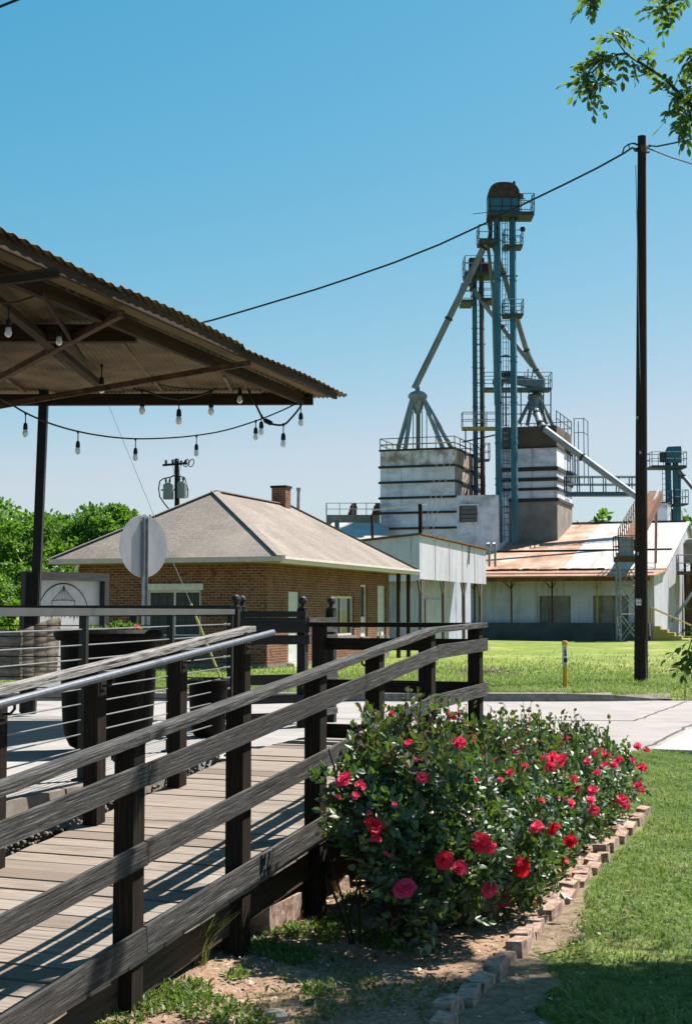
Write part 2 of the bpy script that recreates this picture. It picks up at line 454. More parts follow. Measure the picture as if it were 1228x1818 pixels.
for a, b in ((-3.0, -1.0), (-.998, -.003), (0, 1.93), (1.933, 3.81)):
    pass
for top, h in BH:
    for a, b in ((-3.0, -.004), (0, 3.808), (3.812, 5.0)):
        board(a, b, top, h, -.009, 'rail_board')
for a, b in ((-3.0, -.004), (0, 3.808), (3.812, 4.99)):
    mb = MB(); mb.beam(site(a, -.039, dz(a) + .848), site(b, -.039, dz(b) + .848), .082, .034); mb.build('cap_rail', M['rail'], ramp_o)
# slim inner hand rail on the bed side, just under and behind the cap
mb = MB(); mb.tube([site(-2.6, -.142, dz(-2.6) + .80), site(3.4, -.142, dz(3.4) + .80)], .018, 10); hr0 = mb.build('hand_rail', M['black_steel'], ramp_o)
for s in (-2.0, -1.0, 0, 1.0, 1.93, 2.83):
    mb = MB(); z = dz(s) + .80; mb.tube([site(s - .045, -.142, z), site(s - .045, -.142, z - .04), site(s - .045, -.105, z - .06)], .008, 6); mb.build('bracket', M['rusty_steel'] if 'rusty_steel' in M else M['black_steel'], hr0)
# rail across the end of the landing
e0, e1 = 4.95, 4.95
ramp_post(4.93, -1.30)
for top, h in BH:
    mb = MB(); mb.beam(site(4.995, -.02, dz(4.95) + top - h / 2), site(4.995, -1.36, dz(4.95) + top - h / 2), .036, h); mb.build('rail_board', M['post'], ramp_o)
mb = MB(); mb.beam(site(4.97, -.145, dz(4.95) + .848), site(4.97, -1.38, dz(4.95) + .848), .14, .034); mb.build('cap_rail', M['post'], ramp_o)
# left side: posts, cap and the galvanised hand rail
for s in (-2.0, -1.0, -.05, .88, 1.82, 2.78, 3.70): ramp_post(s, -1.36, .838)
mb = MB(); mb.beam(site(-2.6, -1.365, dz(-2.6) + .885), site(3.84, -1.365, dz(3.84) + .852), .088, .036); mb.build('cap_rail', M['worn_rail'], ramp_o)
hp = [site(-2.6, -1.245, dz(-2.6) + .845), site(3.95, -1.245, dz(3.95) + .822)]
mb = MB(); mb.tube(hp, .022, 12); hr = mb.build('hand_rail', M['steel_pipe'], ramp_o)
M['rusty_steel'] = mat('rusty_steel', [(.3, (.06, .03, .018)), (.6, (.20, .09, .045)), (.8, (.30, .17, .10))], 14, 'pos', rough=.8, metal=.2, bmp=.3)
for s in (-.05, .88, 1.82, 2.78, 3.70):
    mb = MB(); z = dz(s) + .835
    mb.tube([site(s, -1.245, z), site(s, -1.245, z - .05), site(s, -1.27, z - .075), site(s, -1.32, z - .075)], .008, 6)
    mb.box(site(s, -1.316, z - .075), (.012, .05, .05), math.atan2(-AX, AY)); mb.build('bracket', M['black_steel'], hr)
# stone blocks and bricks by the ramp
M['oldbrick'] = mat('weathered_red_brick', [(.28, (.17, .10, .075)), (.46, (.42, .27, .21)), (.62, (.60, .45, .38)), (.8, (.72, .62, .55))], 22, 'pos', rough=.95, spec=.1, bmp=.7, detail=10,
                    over=[((.50, .46, .41), 6, (1, 1, 1), .58, .72), ((.12, .09, .065), 9, (1, 1, 1), .58, .68)])
M['stone'] = mat('pale_field_stone', [(.3, (.30, .25, .20)), (.7, (.60, .54, .47))], 16, 'pos', rough=.95, spec=.1, bmp=.7)
def rock(name, label, c, size, az, m, seed, cat='stone', group=None):
    r = random.Random(seed); mb = MB()
    hx, hy, hz = size[0] / 2, size[1] / 2, size[2]
    ca, sa = math.cos(az), math.sin(az); lv = []
    for zz, k in ((-.3, 1.0), (.45, 1.02), (.85, .82), (1.0, .55)):
        ring = []
        for a in range(9):
            t = 2 * math.pi * a / 9 + r.uniform(-.15, .15); kk = k * r.uniform(.85, 1.12)
            x, y = hx * kk * math.copysign(abs(math.cos(t)) ** .7, math.cos(t)), hy * kk * math.copysign(abs(math.sin(t)) ** .7, math.sin(t))
            ring.append(Vector((c[0] + ca * x - sa * y, c[1] + sa * x + ca * y, c[2] + hz * (zz + r.uniform(-.06, .06)))))
        lv.append(ring)
    for a, b in zip(lv, lv[1:]):
        for k in range(9): mb.face([a[k], a[(k + 1) % 9], b[(k + 1) % 9], b[k]])
    mb.face(lv[-1])
    return tag(mb.build(name, m), label, cat, group)
q = gp(436, 1650, .02); rock('broken_brick', 'broken reddish brick standing on end beside the ramp post', q, (.15, .10, .15), .5, M['oldbrick'], 3, 'brick')
q = gp(557, 1614, .02); rock('flat_stone', 'flat pale stone lying on the mulch beside the bare rose stems', q, (.14, .09, .05), .3, M['stone'], 5)
q = gp(490, 1812, .0); rock('small_pebble', 'rounded tan pebble on the bare soil at the front of the bed', q, (.09, .06, .045), .2, M['stone'], 8)
q = gp(600, 1578, .03); rock('brick_fragment', 'brick fragment half hidden behind the rose stems by the ramp', q, (.17, .11, .08), .9, M['oldbrick'], 9, 'brick')
mb = MB(); q = site(1.55, -.16); mb.box((q.x, q.y, gz(q.x, q.y) + .06), (.40, .16, .17), math.atan2(AY, AX)); tag(mb.build('footing_block', M['oldbrick']), 'long brown block on the ground under the ramp frame', 'block')

# brick edging between bed and lawn
bm_ = []
for k in range(4):
    mb = MB(); L, Wd, Hh = .185, .082, .118
    r = random.Random(40 + k)
    def J(a): return a + r.uniform(-.010, .010)
    c = [Vector((J(sx * L / 2), J(sy * Wd / 2), sz)) for sz in (0, Hh) for sx, sy in ((-1, -1), (1, -1), (1, 1), (-1, 1))]
    mb.hexa(c); o = mb.build('edging_brick', M['oldbrick']); bm_.append(o.data); bpy.data.objects.remove(o)
s_ = -3.2; k = 0
while s_ < 6.35:
    q = site(s_ + .1, 1.165 - .0478 * (s_ + .1) + random.uniform(-.016, .016) + (.012 if k % 2 else -.012))
    o = link('edging_brick', bm_[k % 4])
    o.location = (q.x, q.y, gz(q.x, q.y) - .058 + random.uniform(-.016, .016))
    o.rotation_euler = (random.uniform(-.12, .12), random.uniform(-.10, .10), math.atan2(AY, AX) + random.uniform(-.11, .11))
    tag(o, 'weathered pinkish brick in the row edging the rose bed', 'brick', 'bricks edging the rose bed')
    s_ += .206 + random.uniform(0, .030); k += 1

# ------------------------------------------------------------------ patio slab with its fences
PZ = .60
mb = MB()
pp = [site(-3.5, -1.60), site(3.70, -1.58), site(3.72, -1.44), site(4.9, -1.44), site(5.05, -1.44), site(5.05, -.0), site(5.6, -.1), Vector((-1.0, 13.9, 0)), Vector((-9, 14.9, 0)), Vector((-9, 1.5, 0))]
mb.prism([(p.x, p.y, .38) for p in pp], (0, 0, PZ - .38))
tag(mb.build('patio_slab', M['patio']), kind='structure')
mb = MB()
for k in range(9):
    a = -3.2 + k * .72
    b = a + .70
    mb.hexa([site(a, -1.60, PZ - .11), site(a, -1.535, PZ - .12), site(b, -1.535, PZ - .12), site(b, -1.60, PZ - .11),
             site(a, -1.60, PZ + .012), site(a, -1.55, PZ + .008), site(b, -1.55, PZ + .008), site(b, -1.60, PZ + .012)])
tag(mb.build('patio_kerb', M['kerb']), kind='structure')
mb = MB(); pp2 = [site(-3.5, -1.66), site(3.7, -1.62), site(5.0, -1.5), site(5.0, -.1), site(5.5, -.2), Vector((-1.0, 13.8, 0)), Vector((-8.9, 14.8, 0)), Vector((-8.9, 1.6, 0))]
mb.prism([(p.x, p.y, -.3) for p in pp2], (0, 0, .675)); tag(mb.build('patio_base', M['rubble']), kind='structure')
rr = random.Random(5); mb = MB()
for k in range(900):
    s = rr.uniform(-2, 3.7); p = rr.uniform(-1.56, -1.42); q = site(s, p, dz(s) - .03 + rr.uniform(-.05, .05) + (-.1 if p > -1.46 else .0))
    r = rr.uniform(.005, .016); mb.lathe(q, [(.3 * r, -r * .7), (r, -r * .2), (r * .9, r * .35), (.3 * r, r * .7)], 5, (rr.uniform(-1, 1), rr.uniform(-1, 1), 1))
tag(mb.build('rubble', M['rubble']), 'loose rubble strip between ramp boards and concrete edge', 'rubble', kind='stuff')

def wobble_cable(a, b, r, sag=.0, n=7):
    a, b = Vector(a), Vector(b); return [a.lerp(b, k / n) - Vector((0, 0, sag * 4 * (k / n) * (1 - k / n))) for k in range(n + 1)], r
def cable_fence(label, a, b, top, posts, levels, rail_w, rail_m, cab_m, cr, posts_w=.045, group=None, fit=True):
    a, b = Vector(a), Vector(b)
    o = thing('cable_fence', label, 'fence', (a.x, a.y, PZ), group)
    d = (b - a).normalized()
    mb = MB(); mb.beam((a.x, a.y, top - .022), (b.x, b.y, top - .022), .06, .044); mb.build('top_rail', rail_m, o)
    for t in posts:
        q = a.lerp(b, t); mb = MB(); mb.beam((q.x, q.y, PZ - .002), (q.x, q.y, top - .044), posts_w, posts_w, up=(d.x, d.y, 0))
        mb.box((q.x, q.y, PZ + .006), (.10, .10, .012), math.atan2(d.y, d.x)); mb.build('post', M['black_steel'], o)
    for z in levels:
        mb = MB(); pts, r = wobble_cable((a.x, a.y, z), (b.x, b.y, z), cr, random.uniform(0, .006)); mb.tube(pts, r, 6); mb.build('cable', cab_m, o)
        if fit:
            e = b - d * .05; e2 = b - d * (.16 + random.uniform(0, .05))
            for q in (e, e2):
                mb = MB(); mb.lathe((q.x, q.y, z), [(.004, -.035), (.011, -.03), (.012, 0), (.007, .012), (.007, .03)], 7, d); mb.build('cable_fitting', M['cable'], o)
    return o
dirf = Vector((-.955 + 1.56, 11.9 - 8.5)); fa = Vector((-1.56, 8.5)) - dirf * .9; fb = Vector((-.955, 11.9))
cable_fence('black steel cable fence with grey top rail running beside the ramp', fa, fb, 1.618, [0, .17, .474, .74, .995], [1.618 - .125 - .088 * k for k in range(10)], 0, M['grey_steel'], M['cable'], .0045)
cable_fence('darker cable fence along the far edge of the patio behind the planter', (-7.5, 14.3), (-.98, 13.5), 1.655, [0, .22, .45, .84, .99], [1.56 - .098 * k for k in range(9)], 0, M['black_steel'], M['black_steel'], .006, .07, fit=False)

ff = thing('finial_fence', 'black board fence whose posts carry ball finials at the head of the ramp', 'fence', (-.6, 12.3, PZ))
def finial_post(x, y, z1, w=.075, foot=PZ):
    mb = MB(); mb.beam((x, y, foot), (x, y, z1), w, w, up=(AX, AY, 0)); po = mb.build('post', M['black_wood'], ff)
    mb = MB(); mb.lathe((x, y, z1), [(.045, 0), (.045, .012), (.018, .02), (.016, .035), (.034, .05), (.042, .072), (.034, .096), (.012, .11)], 14); mb.build('finial', M['black_steel'], po)
for x, y, z in ((-.93, 12.05, 1.63), (-.955, 12.45, 1.63), (-.93, 12.75, 1.63), (-.375, 12.35, 1.62), (-.135, 12.95, 1.62)): finial_post(x, y, z)
FB = [(1.60, .05), (1.545, .13), (1.395, .08), (1.06, .085), (.885, .07), (.735, .055)]
for (xa, ya), (xb, yb), mm in (((-.94, 12.10), (-.375, 12.36), 'black_wood'), ((-.375, 12.36), (-.135, 12.95), 'rail'), ((-.93, 12.1), (-.95, 12.8), 'black_wood')):  # turned panel takes grey wood: its sunlit look is put into the colour
    for z, h in FB:
        if mm == 'rail' and h == .05: continue
        mb = MB(); d = Vector((xb - xa, yb - ya)).normalized(); n = Vector((d.y, -d.x)) * .05
        mb.beam((xa + n.x, ya + n.y, z - h / 2), (xb + n.x, yb + n.y, z - h / 2), .03, h); mb.build('fence_board', M[mm], ff)

# ------------------------------------------------------------------ planters, banner, signs
M['planter'] = mat('black_glazed_planter', [(.3, (.005, .004, .0035)), (.7, (.013, .010, .008))], 5, 'pos', rough=.6, spec=.08, bmp=.15)
M['soil'] = plain('potting_soil', (.035, .024, .016), .95)
pc = Vector((-1.70, 10.25, PZ))
pl = thing('round_planter', 'large black round planter with thick rim and small plants on the patio', 'planter', pc)
mb = MB(); mb.lathe(pc, [(.10, 0), (.20, .012), (.27, .05), (.305, .12), (.32, .22), (.335, .5), (.342, .8), (.335, .81)], 40); mb.build('pot', M['planter'], pl)
mb = MB(); mb.lathe(pc, [(.33, .79), (.372, .795), (.39, .82), (.392, .845), (.375, .868), (.345, .872), (.325, .858), (.32, .82)], 40); mb.build('rim', M['planter'], pl)
mb = MB(); mb.lathe(pc, [(.32, .80), (.321, .822), (.2, .835), (.01, .84)], 24); mb.build('soil', M['soil'], pl)
pc2 = Vector((-1.10, 11.45, PZ))
pl2 = thing('small_planter', 'small black pot behind the ramp post beside the cable fence end', 'planter', pc2)
mb = MB(); mb.lathe(pc2, [(.07, 0), (.11, .01), (.135, .06), (.15, .25), (.155, .42)], 28); mb.build('pot', M['planter'], pl2)
mb = MB(); mb.lathe(pc2, [(.15, .41), (.17, .415), (.172, .45), (.15, .46), (.14, .44)], 28); mb.build('rim', M['planter'], pl2)

M['canvas'] = mat('faded_tan_canvas', [(.3, (.48, .44, .40)), (.5, (.66, .61, .55)), (.7, (.85, .78, .70))], 3.5, 'uv', (1, 1.6, 1), rough=.95, spec=.1, bmp=.3, over=((.50, .49, .49), 2.0, (1, 1, 1), .5, .68))
def cloth(m):
    t = m.node_tree; b_ = t.nodes['Principled BSDF']; td = nd(t, 'ShaderNodeBsdfTranslucent'); ms = nd(t, 'ShaderNodeMixShader'); ms.inputs[0].default_value = .75
    lk = b_.inputs['Base Color'].links
    if lk: t.links.new(lk[0].from_socket, td.inputs[0])
    t.links.new(b_.outputs[0], ms.inputs[1]); t.links.new(td.outputs[0], ms.inputs[2]); t.links.new(ms.outputs[0], t.nodes['Material Output'].inputs[0])
cloth(M['canvas'])
M['letter_tan'] = plain('faded_letter_paint', (1.0, .88, .70), .9); cloth(M['letter_tan'])
def font_mesh(name, txt, size, m, parent, origin, xdir, up=(0, 0, 1), ext=.002):
    cu = bpy.data.curves.new(name, 'FONT'); cu.body = txt; cu.size = size; cu.extrude = ext
    o = bpy.data.objects.new(name, cu); C.objects.link(o)
    dg = bpy.context.evaluated_depsgraph_get(); me = bpy.data.meshes.new_from_object(o.evaluated_get(dg))
    bpy.data.objects.remove(o)
    x = Vector(xdir).normalized(); z = Vector(up).normalized(); n = x.cross(z)
    Mx = Matrix((x, z, n)).transposed().to_4x4(); Mx.translation = Vector(origin)
    me.transform(Mx); me.materials.clear(); me.materials.append(m)
    return link(name, me, parent)
by = 14.02
bo = thing('banner', 'faded tan canvas banner with sagging top edge tied to the patio fence', 'banner', at(60, 1205, by))
mb = MB(); tops = [(-190, 1098), (-120, 1118), (-60, 1104), (-20, 1110), (5, 1115), (30, 1120.5), (48, 1118), (68, 1110), (90, 1101), (113, 1094), (118, 1096)]
def bpt(px, py, k):
    q = at(px, py, by); q.y = by - (q.x + 2.9) * .123 - .19 + .025 * math.sin(px * .09) + .012 * math.sin(py * .11 + px * .05); return q
N = 8
for (xa, ya), (xb, yb) in zip(tops, tops[1:]):
    for k in range(N):
        t0, t1 = k / N, (k + 1) / N
        xr = lambda x, t: x - (10 * t if x > 100 else 0)
        P4 = [bpt(xr(xa, t0), ya + (1206 - ya) * t0, k), bpt(xr(xa, t1), ya + (1206 - ya) * t1, k), bpt(xr(xb, t1), yb + (1206 - yb) * t1, k), bpt(xr(xb, t0), yb + (1206 - yb) * t0, k)]
        mb.face(P4, [(p.x, p.z) for p in P4], True)
bsh = mb.build('cloth', M['canvas'], bo)
sd = bsh.modifiers.new('thickness', 'SOLIDIFY'); sd.thickness = .004; sd.offset = 0
sdir = Vector((1, -.123, 0)).normalized()
for txt, px, py, h in (('UAVA', 37, 1157, .115), ('OKT', 43, 1190, .11)):
    q = at(px, py, by); q.y = by - (q.x + 2.9) * .123 - .235
    font_mesh('lettering', txt, h, M['letter_tan'], bo, q, sdir, ext=.001)

# framed white sign beyond the patio
SY = 15.6; phi = R(54); sx_ = Vector((math.cos(phi), math.sin(phi), 0)); sn = Vector((math.sin(phi), -math.cos(phi), 0))
sc_ = at(118, 1075, SY)
M['sign_frame'] = mat('charcoal_sign_frame', [(.3, (.035, .035, .037)), (.7, (.075, .075, .08))], 20, 'uv', (.2, 2, 1), rough=.7, bmp=.3)
M['white_panel'] = plain('white_sign_panel', (.74, .73, .73), .45)
M['ink'] = plain('dark_ink', (.02, .022, .028), .6)
sg = thing('framed_sign', 'white panel sign with arch and spire drawing in a thick charcoal frame', 'sign', (sc_.x, sc_.y, PZ))
HW, z0s, z1s = .60, .75, zat(1016, SY)
def sgp(u, z, n=0): return Vector((sc_.x, sc_.y, 0)) + sx_ * u + sn * n + Vector((0, 0, z))
mb = MB(); mb.hexa([sgp(-HW + .05, z0s, -.03), sgp(HW - .05, z0s, -.03), sgp(HW - .05, z0s, -.055), sgp(-HW + .05, z0s, -.055), sgp(-HW + .05, z1s - .05, -.03), sgp(HW - .05, z1s - .05, -.03), sgp(HW - .05, z1s - .05, -.055), sgp(-HW + .05, z1s - .05, -.055)]); mb.build('panel', M['white_panel'], sg)
for u in (-HW + .035, HW - .035):
    mb = MB(); mb.beam(sgp(u, -.02, 0), sgp(u, z1s - .09, 0), .07, .10, up=sn); mb.build('frame_post', M['sign_frame'], sg)
mb = MB(); mb.beam(sgp(-HW, z1s - .045, 0), sgp(HW, z1s - .045, 0), .10, .09); mb.build('frame_top', M['sign_frame'], sg)
mb = MB(); mb.beam(sgp(-HW + .07, z0s - .03, 0), sgp(HW - .07, z0s - .03, 0), .09, .07); mb.build('frame_sill', M['sign_frame'], sg)
mb = MB(); pxm = (HW - .05) / 43.0; nn = -.026
def lg(px, py): return sgp((px - 117) * pxm, zat(py, SY), nn)
arch = [lg(116 + 29.5 * math.sin(t), 1096 - 60 * math.cos(t)) for t in np.linspace(-1.45, 1.45, 26)]
mb.tube(arch, [.003 + .0045 * math.exp(-((k - 12.5) / 6) ** 2) for k in range(26)], 6)
for x in (103, 129): mb.tube([lg(116, 1044), lg(x, 1067), lg(x, 1100)], .0025, 5)
for x in (107, 111, 114, 118, 122, 125.5): mb.tube([lg(116, 1046), lg(x, 1066)], .0012, 4)
mb.tube([lg(103, 1067), lg(110, 1065.5), lg(122, 1065.5), lg(129, 1067)], .003, 5)
mb.lathe(lg(116, 1044), [(.001, -.018), (.014, -.010), (.011, .004), (.001, .028)], 8)
for k in range(7): mb.tube([lg(97 + k * 3.6, 1090), lg(97 + k * 3.6, 1095)], .003, 4)
for k in range(3): mb.tube([lg(124 + k * 4, 1091), lg(126 + k * 4, 1094)], .003, 4)
mb.build('logo', M['ink'], sg)

# round traffic sign, seen from behind
TY = 20.8; tphi = R(49); tx = Vector((math.cos(tphi), math.sin(tphi), 0)); tn = Vector((math.sin(tphi), -math.cos(tphi), 0))
tc = at(255.5, 970, TY)
M['sheet'] = mat('bare_aluminium_sheet', [(.3, (.36, .36, .38)), (.7, (.56, .56, .57))], 3, 'pos', (1, 1, .4), rough=.42, metal=.45, spec=.4, bmp=.05)
M['galv'] = mat('galvanised_steel', [(.3, (.26, .28, .30)), (.7, (.46, .48, .50))], 9, 'pos', rough=.5, metal=.4, bmp=.08)
M['sign_yellow'] = plain('yellow_sign_face', (.75, .50, .03), .5)
ts = thing('round_road_sign', 'round grey metal road sign seen from the back on a channel post', 'road sign', (tc.x, tc.y, -.15))
mb = MB(); mb.lathe(tc, [(.455, -.002), (.457, 0), (.455, .003)], 48, tn); mb.build('plate', M['sheet'], ts)
mb = MB(); mb.lathe(tc - tn * .004, [(.452, -.0008), (.452, 0)], 48, tn); mb.build('sign_face', M['sign_yellow'], ts)
mb = MB(); pc_ = tc + tn * .035
for u, n_ in ((-.035, 0), (.035, 0)):
    mb.beam(Vector((pc_.x, pc_.y, -.3)) + tx * u + tn * n_, Vector((pc_.x, pc_.y, tc.z + .42)) + tx * u + tn * n_, .006, .05, up=tn)
mb.beam(Vector((pc_.x, pc_.y, -.3)) - tn * .02, Vector((pc_.x, pc_.y, tc.z + .42)) - tn * .02, .064, .006, up=tn)
mb.build('sign_post', M['galv'], ts)
# ------------------------------------------------------------------ pavilion roof and its string lights
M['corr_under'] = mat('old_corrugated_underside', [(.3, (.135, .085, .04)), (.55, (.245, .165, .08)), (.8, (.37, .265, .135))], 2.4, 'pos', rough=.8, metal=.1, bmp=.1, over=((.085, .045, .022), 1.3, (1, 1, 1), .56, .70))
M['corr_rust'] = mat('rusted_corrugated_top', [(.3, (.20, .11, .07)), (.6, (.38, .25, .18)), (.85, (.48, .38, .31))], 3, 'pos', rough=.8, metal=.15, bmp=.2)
M['roof_timber'] = mat('old_brown_roof_timber', [(.3, (.028, .014, .007)), (.55, (.068, .036, .017)), (.8, (.13, .075, .036))], 18, 'uv', (.1, 2, 1), rough=.9, bmp=.5, over=((.13, .085, .035), 1.6, (.5, 2, 1), .60, .74))
M['edge_plank'] = mat('yellowed_edge_plank', [(.3, (.13, .085, .03)), (.6, (.26, .18, .075)), (.8, (.36, .27, .13))], 10, 'uv', (.15, 2, 1), rough=.9, bmp=.3)
def along(ax, bx, t): return ax + (bx - ax) * t
Cn = at(617, 699, 14.15); Ln = at(0, 408, 8.0)
ZR = Cn.z
rdir = Vector((Ln.x - Cn.x, Ln.y - Cn.y)); slope_r = (Ln.z - Cn.z) / (Cn.y - Ln.y)
def rz(y): return ZR + slope_r * (Cn.y - y)
def rx(y): return Cn.x + rdir.x / rdir.y * (y - Cn.y)
pav = thing('pavilion', 'open pavilion with rusty corrugated roof over dark timber beams on a black post', 'pavilion', (-3.0, 14.0, PZ))
Vr = []; Fr = []; x = -9.0; PIT, AMP = .042, .0085; nst = 6
xs_ = np.arange(-9.0, Cn.x + .001, PIT / 4)
YN = 3.2
for i, x in enumerate(xs_):
    h = AMP * math.cos(2 * math.pi * x / PIT)
    yA = max(YN, Cn.y + (x - Cn.x) * rdir.y / rdir.x)
    yA = min(yA, Cn.y + .10) ; yB = Cn.y + .12 + .02 * math.sin(x * 5)
    sgm = int((x + 9) / .68)
    off = .010 * ((sgm % 3) - 1)
    for j in range(nst + 1):
        y = yA + (yB - yA) * j / nst
        Vr.append((x, y, rz(y) + h + .004 * math.sin(3 * x + j) + off + (.012 * math.sin(y * 2.1 + sgm))))
for i in range(len(xs_) - 1):
    for j in range(nst):
        a = i * (nst + 1) + j; Fr.append((a, a + nst + 1, a + nst + 2, a + 1))
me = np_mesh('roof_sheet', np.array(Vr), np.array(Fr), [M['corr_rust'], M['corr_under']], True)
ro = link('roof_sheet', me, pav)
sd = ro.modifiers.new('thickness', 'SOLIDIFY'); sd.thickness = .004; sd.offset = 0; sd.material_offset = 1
# battens where sheets overlap, purlins, edge beams, braces
def rb(name, p0, p1, w, h, m='roof_timber'):
    mb = MB(); mb.beam(p0, p1, w, h); return mb.build(name, M[m], pav)
def up_(x, y, d): return Vector((x, y, rz(y) - d))
for y in (14.02, 10.55, 8.3, 6.4, 4.6):
    rb('purlin', up_(-9, y, .10), up_(rx(y) - (.30 if y > 14 else .42), y, .10 if y < 14 else .075), .08, .13 if y < 14 else .11)
ya, yb_ = 14.0, 3.4
for off, d, w, h in ((.05, .055, .035, .06), (.38, .085, .05, .10)):
    rb('edge_beam', up_(rx(ya) - off - .02, ya - .05, d), up_(rx(yb_) - off, yb_, d), w, h)
mb = MB(); mb.beam(up_(rx(ya) - .20, ya - .1, .045), up_(rx(yb_) - .20, yb_, .045), .13, .022); mb.build('edge_plank', M['edge_plank'], pav)
mb = MB()
for x in np.arange(-8.6, -.2, .68):
    y1 = min(13.9, 13.9); y0 = max(3.4, Cn.y + (x + .75 - Cn.x) * rdir.y / rdir.x)
    if y0 < 13.2: mb.beam(up_(x, y0, .022), up_(x, y1, .022), .03, .012)
mb.build('seam_batten', M['corr_under'], pav)
def pavp(px, py, y): return at(px, py, y)
rb('brace', pavp(-30, 688, 12.6), pavp(216, 556, 9.7), .05, .05, 'rusty_steel')
rb('brace', pavp(-60, 490, 8.5), pavp(178, 684, 12.8), .07, .05)
rb('brace', pavp(-60, 731, 11.2), pavp(445, 644, 11.6), .035, .045, 'rusty_steel')
rb('brace', pavp(-40, 503, 8.3), pavp(105, 484, 8.4), .05, .06)
rb('brace', pavp(75, 522, 9.0), pavp(150, 640, 11.4), .02, .03)
pp_t = at(79, 690, 14.0); pp_b = at(66, 1015, 14.0); pdv = (pp_b - pp_t) / (pp_b.z - pp_t.z)
mb = MB(); mb.beam(pp_t + pdv * (PZ - pp_t.z), pp_t, .084, .084, up=(0, 1, 0)); mb.build('post', M['black_steel'], pav)
q = pp_t + pdv * (zat(1016, 14) - pp_t.z); q2 = pp_t + pdv * (PZ - pp_t.z)
mb = MB(); mb.beam(q2 - Vector((.03, 0, 0)), q - Vector((.03, 0, 0)), .125, .125, up=(0, 1, 0)); mb.build('post_casing', M['black_wood'], pav)

M['glass'] = None
m, t, b = new_mat('clear_bulb_glass')
b.inputs['Base Color'].default_value = (.93, .94, .95, 1); b.inputs['Roughness'].default_value = .12; b.inputs['Transmission Weight'].default_value = .45; b.inputs['IOR'].default_value = 1.2; b.inputs['Specular IOR Level'].default_value = .6
M['glass'] = m
M['cord'] = plain('black_rubber_cord', (.012, .012, .012), .6)
def bulb(parent, top, sc, hang):
    top = Vector(top); mb = MB(); z = -hang
    mb.tube([top, top + Vector((0, 0, z))], .0045 * sc / 1.0, 6)
    mb.lathe(top + Vector((0, 0, z)), [(.006 * sc, .004 * sc), (.014 * sc, -.004 * sc), (.017 * sc, -.02 * sc), (.019 * sc, -.05 * sc), (.015 * sc, -.052 * sc)], 12)
    mb.lathe(top, [(.006 * sc, .012 * sc), (.011 * sc, 0), (.006 * sc, -.014 * sc)], 8)
    so_ = mb.build('socket', M['cord'], parent)
    mb = MB(); mb.lathe(top + Vector((0, 0, z)), [(.012 * sc, -.05 * sc), (.017 * sc, -.06 * sc), (.022 * sc, -.078 * sc), (.023 * sc, -.09 * sc), (.018 * sc, -.105 * sc), (.006 * sc, -.113 * sc)], 14)
    mb.build('bulb_glass', M['glass'], so_)
def string(label, pts, bulbs, r=.007, group='string lights under the pavilion'):
    P = [at(*p) for p in pts]
    o = thing('string_light', label, 'string light', P[0], group)
    # smooth the cord
    Q = []
    for i in range(len(P) - 1):
        p0, p1, p2, p3 = P[max(i - 1, 0)], P[i], P[i + 1], P[min(i + 2, len(P) - 1)]
        for k in range(4):
            t = k / 4
            Q.append(.5 * ((2 * p1) + (p2 - p0) * t + (2 * p0 - 5 * p1 + 4 * p2 - p3) * t * t + (3 * p1 - p0 - 3 * p2 + p3) * t ** 3))
    Q.append(P[-1])
    mb = MB(); mb.tube(Q, r, 6); mb.build('cord', M['cord'], o)
    for px, py, Y, sc, hang in bulbs: bulb(o, at(px, py, Y), sc, hang)
    return o
def Ym(px): return 10.6 + px / 533 * 3.2
string('long low sagging string of clear bulbs hanging across the sky left of the house', [(-160, 640, 9.6), (0, 708, Ym(0)), (46, 733, Ym(46)), (90, 752, Ym(90)), (139, 766, Ym(139)), (190, 775, Ym(190)), (241, 779, Ym(241)), (300, 777.5, Ym(300)), (349, 773, Ym(349)), (400, 764, Ym(400)), (455, 747, Ym(455)), (500, 729, Ym(500)), (534, 712, 13.85), (545, 703, 14.0)],
       [(46, 734, Ym(46), .98, .075), (139, 767, Ym(139), .98, .075), (241, 780, Ym(241), .98, .075), (349, 774, Ym(349), .98, .075), (454, 748, Ym(455), 1.1, .06)])
string('short loop of larger bulbs hanging just below the middle of the pavilion eave', [(236, 690, 13.8), (253, 693, 13.8), (270, 698, 13.7), (292, 705, 13.6), (318, 708, 13.5), (345, 704, 13.6), (366, 698, 13.7), (376, 694, 13.8), (384, 690, 13.85)],
       [(253, 694, 13.8, 1.35, .085), (318, 709, 13.5, 1.35, .095), (375, 696, 13.7, 1.3, .085)], .010)
string('knotted end of string lights drooping near the right corner of the pavilion', [(440, 690, 13.8), (444, 698, 13.8), (455, 720, 13.75), (466, 741, 13.7), (480, 752, 13.7), (503, 754, 13.7), (518, 741, 13.8), (533, 722, 13.85), (535, 711, 13.9), (546, 702, 14.0)],
       [(464, 738, 13.7, 1.2, .06), (503, 754, 13.7, 1.25, .085), (534, 719, 13.85, 1.2, .08)], .010)
mb = MB(); mb.lathe(at(476, 749, 13.7), [(.01, -.05), (.024, -.03), (.024, .03), (.01, .05)], 8, (1, 0, -.5)); mb.build('plug', M['cord'], bpy.data.objects['string_light.002'])
string('string of bulbs tucked up under the corrugated pavilion roof', [(-60, 520, 8.8), (16, 538, 9.2), (80, 524, 9.6), (106, 565, 10.2), (150, 615, 11.6), (181, 640, 12.4), (240, 672, 13.2), (330, 690, 13.6), (426, 690, 13.8)],
       [(16, 548, 9.2, 1.05, .07), (106, 570, 10.2, 1.05, .06), (181, 650, 12.4, 1.25, .10), (426, 690, 13.8, 1.2, .01)], .006)

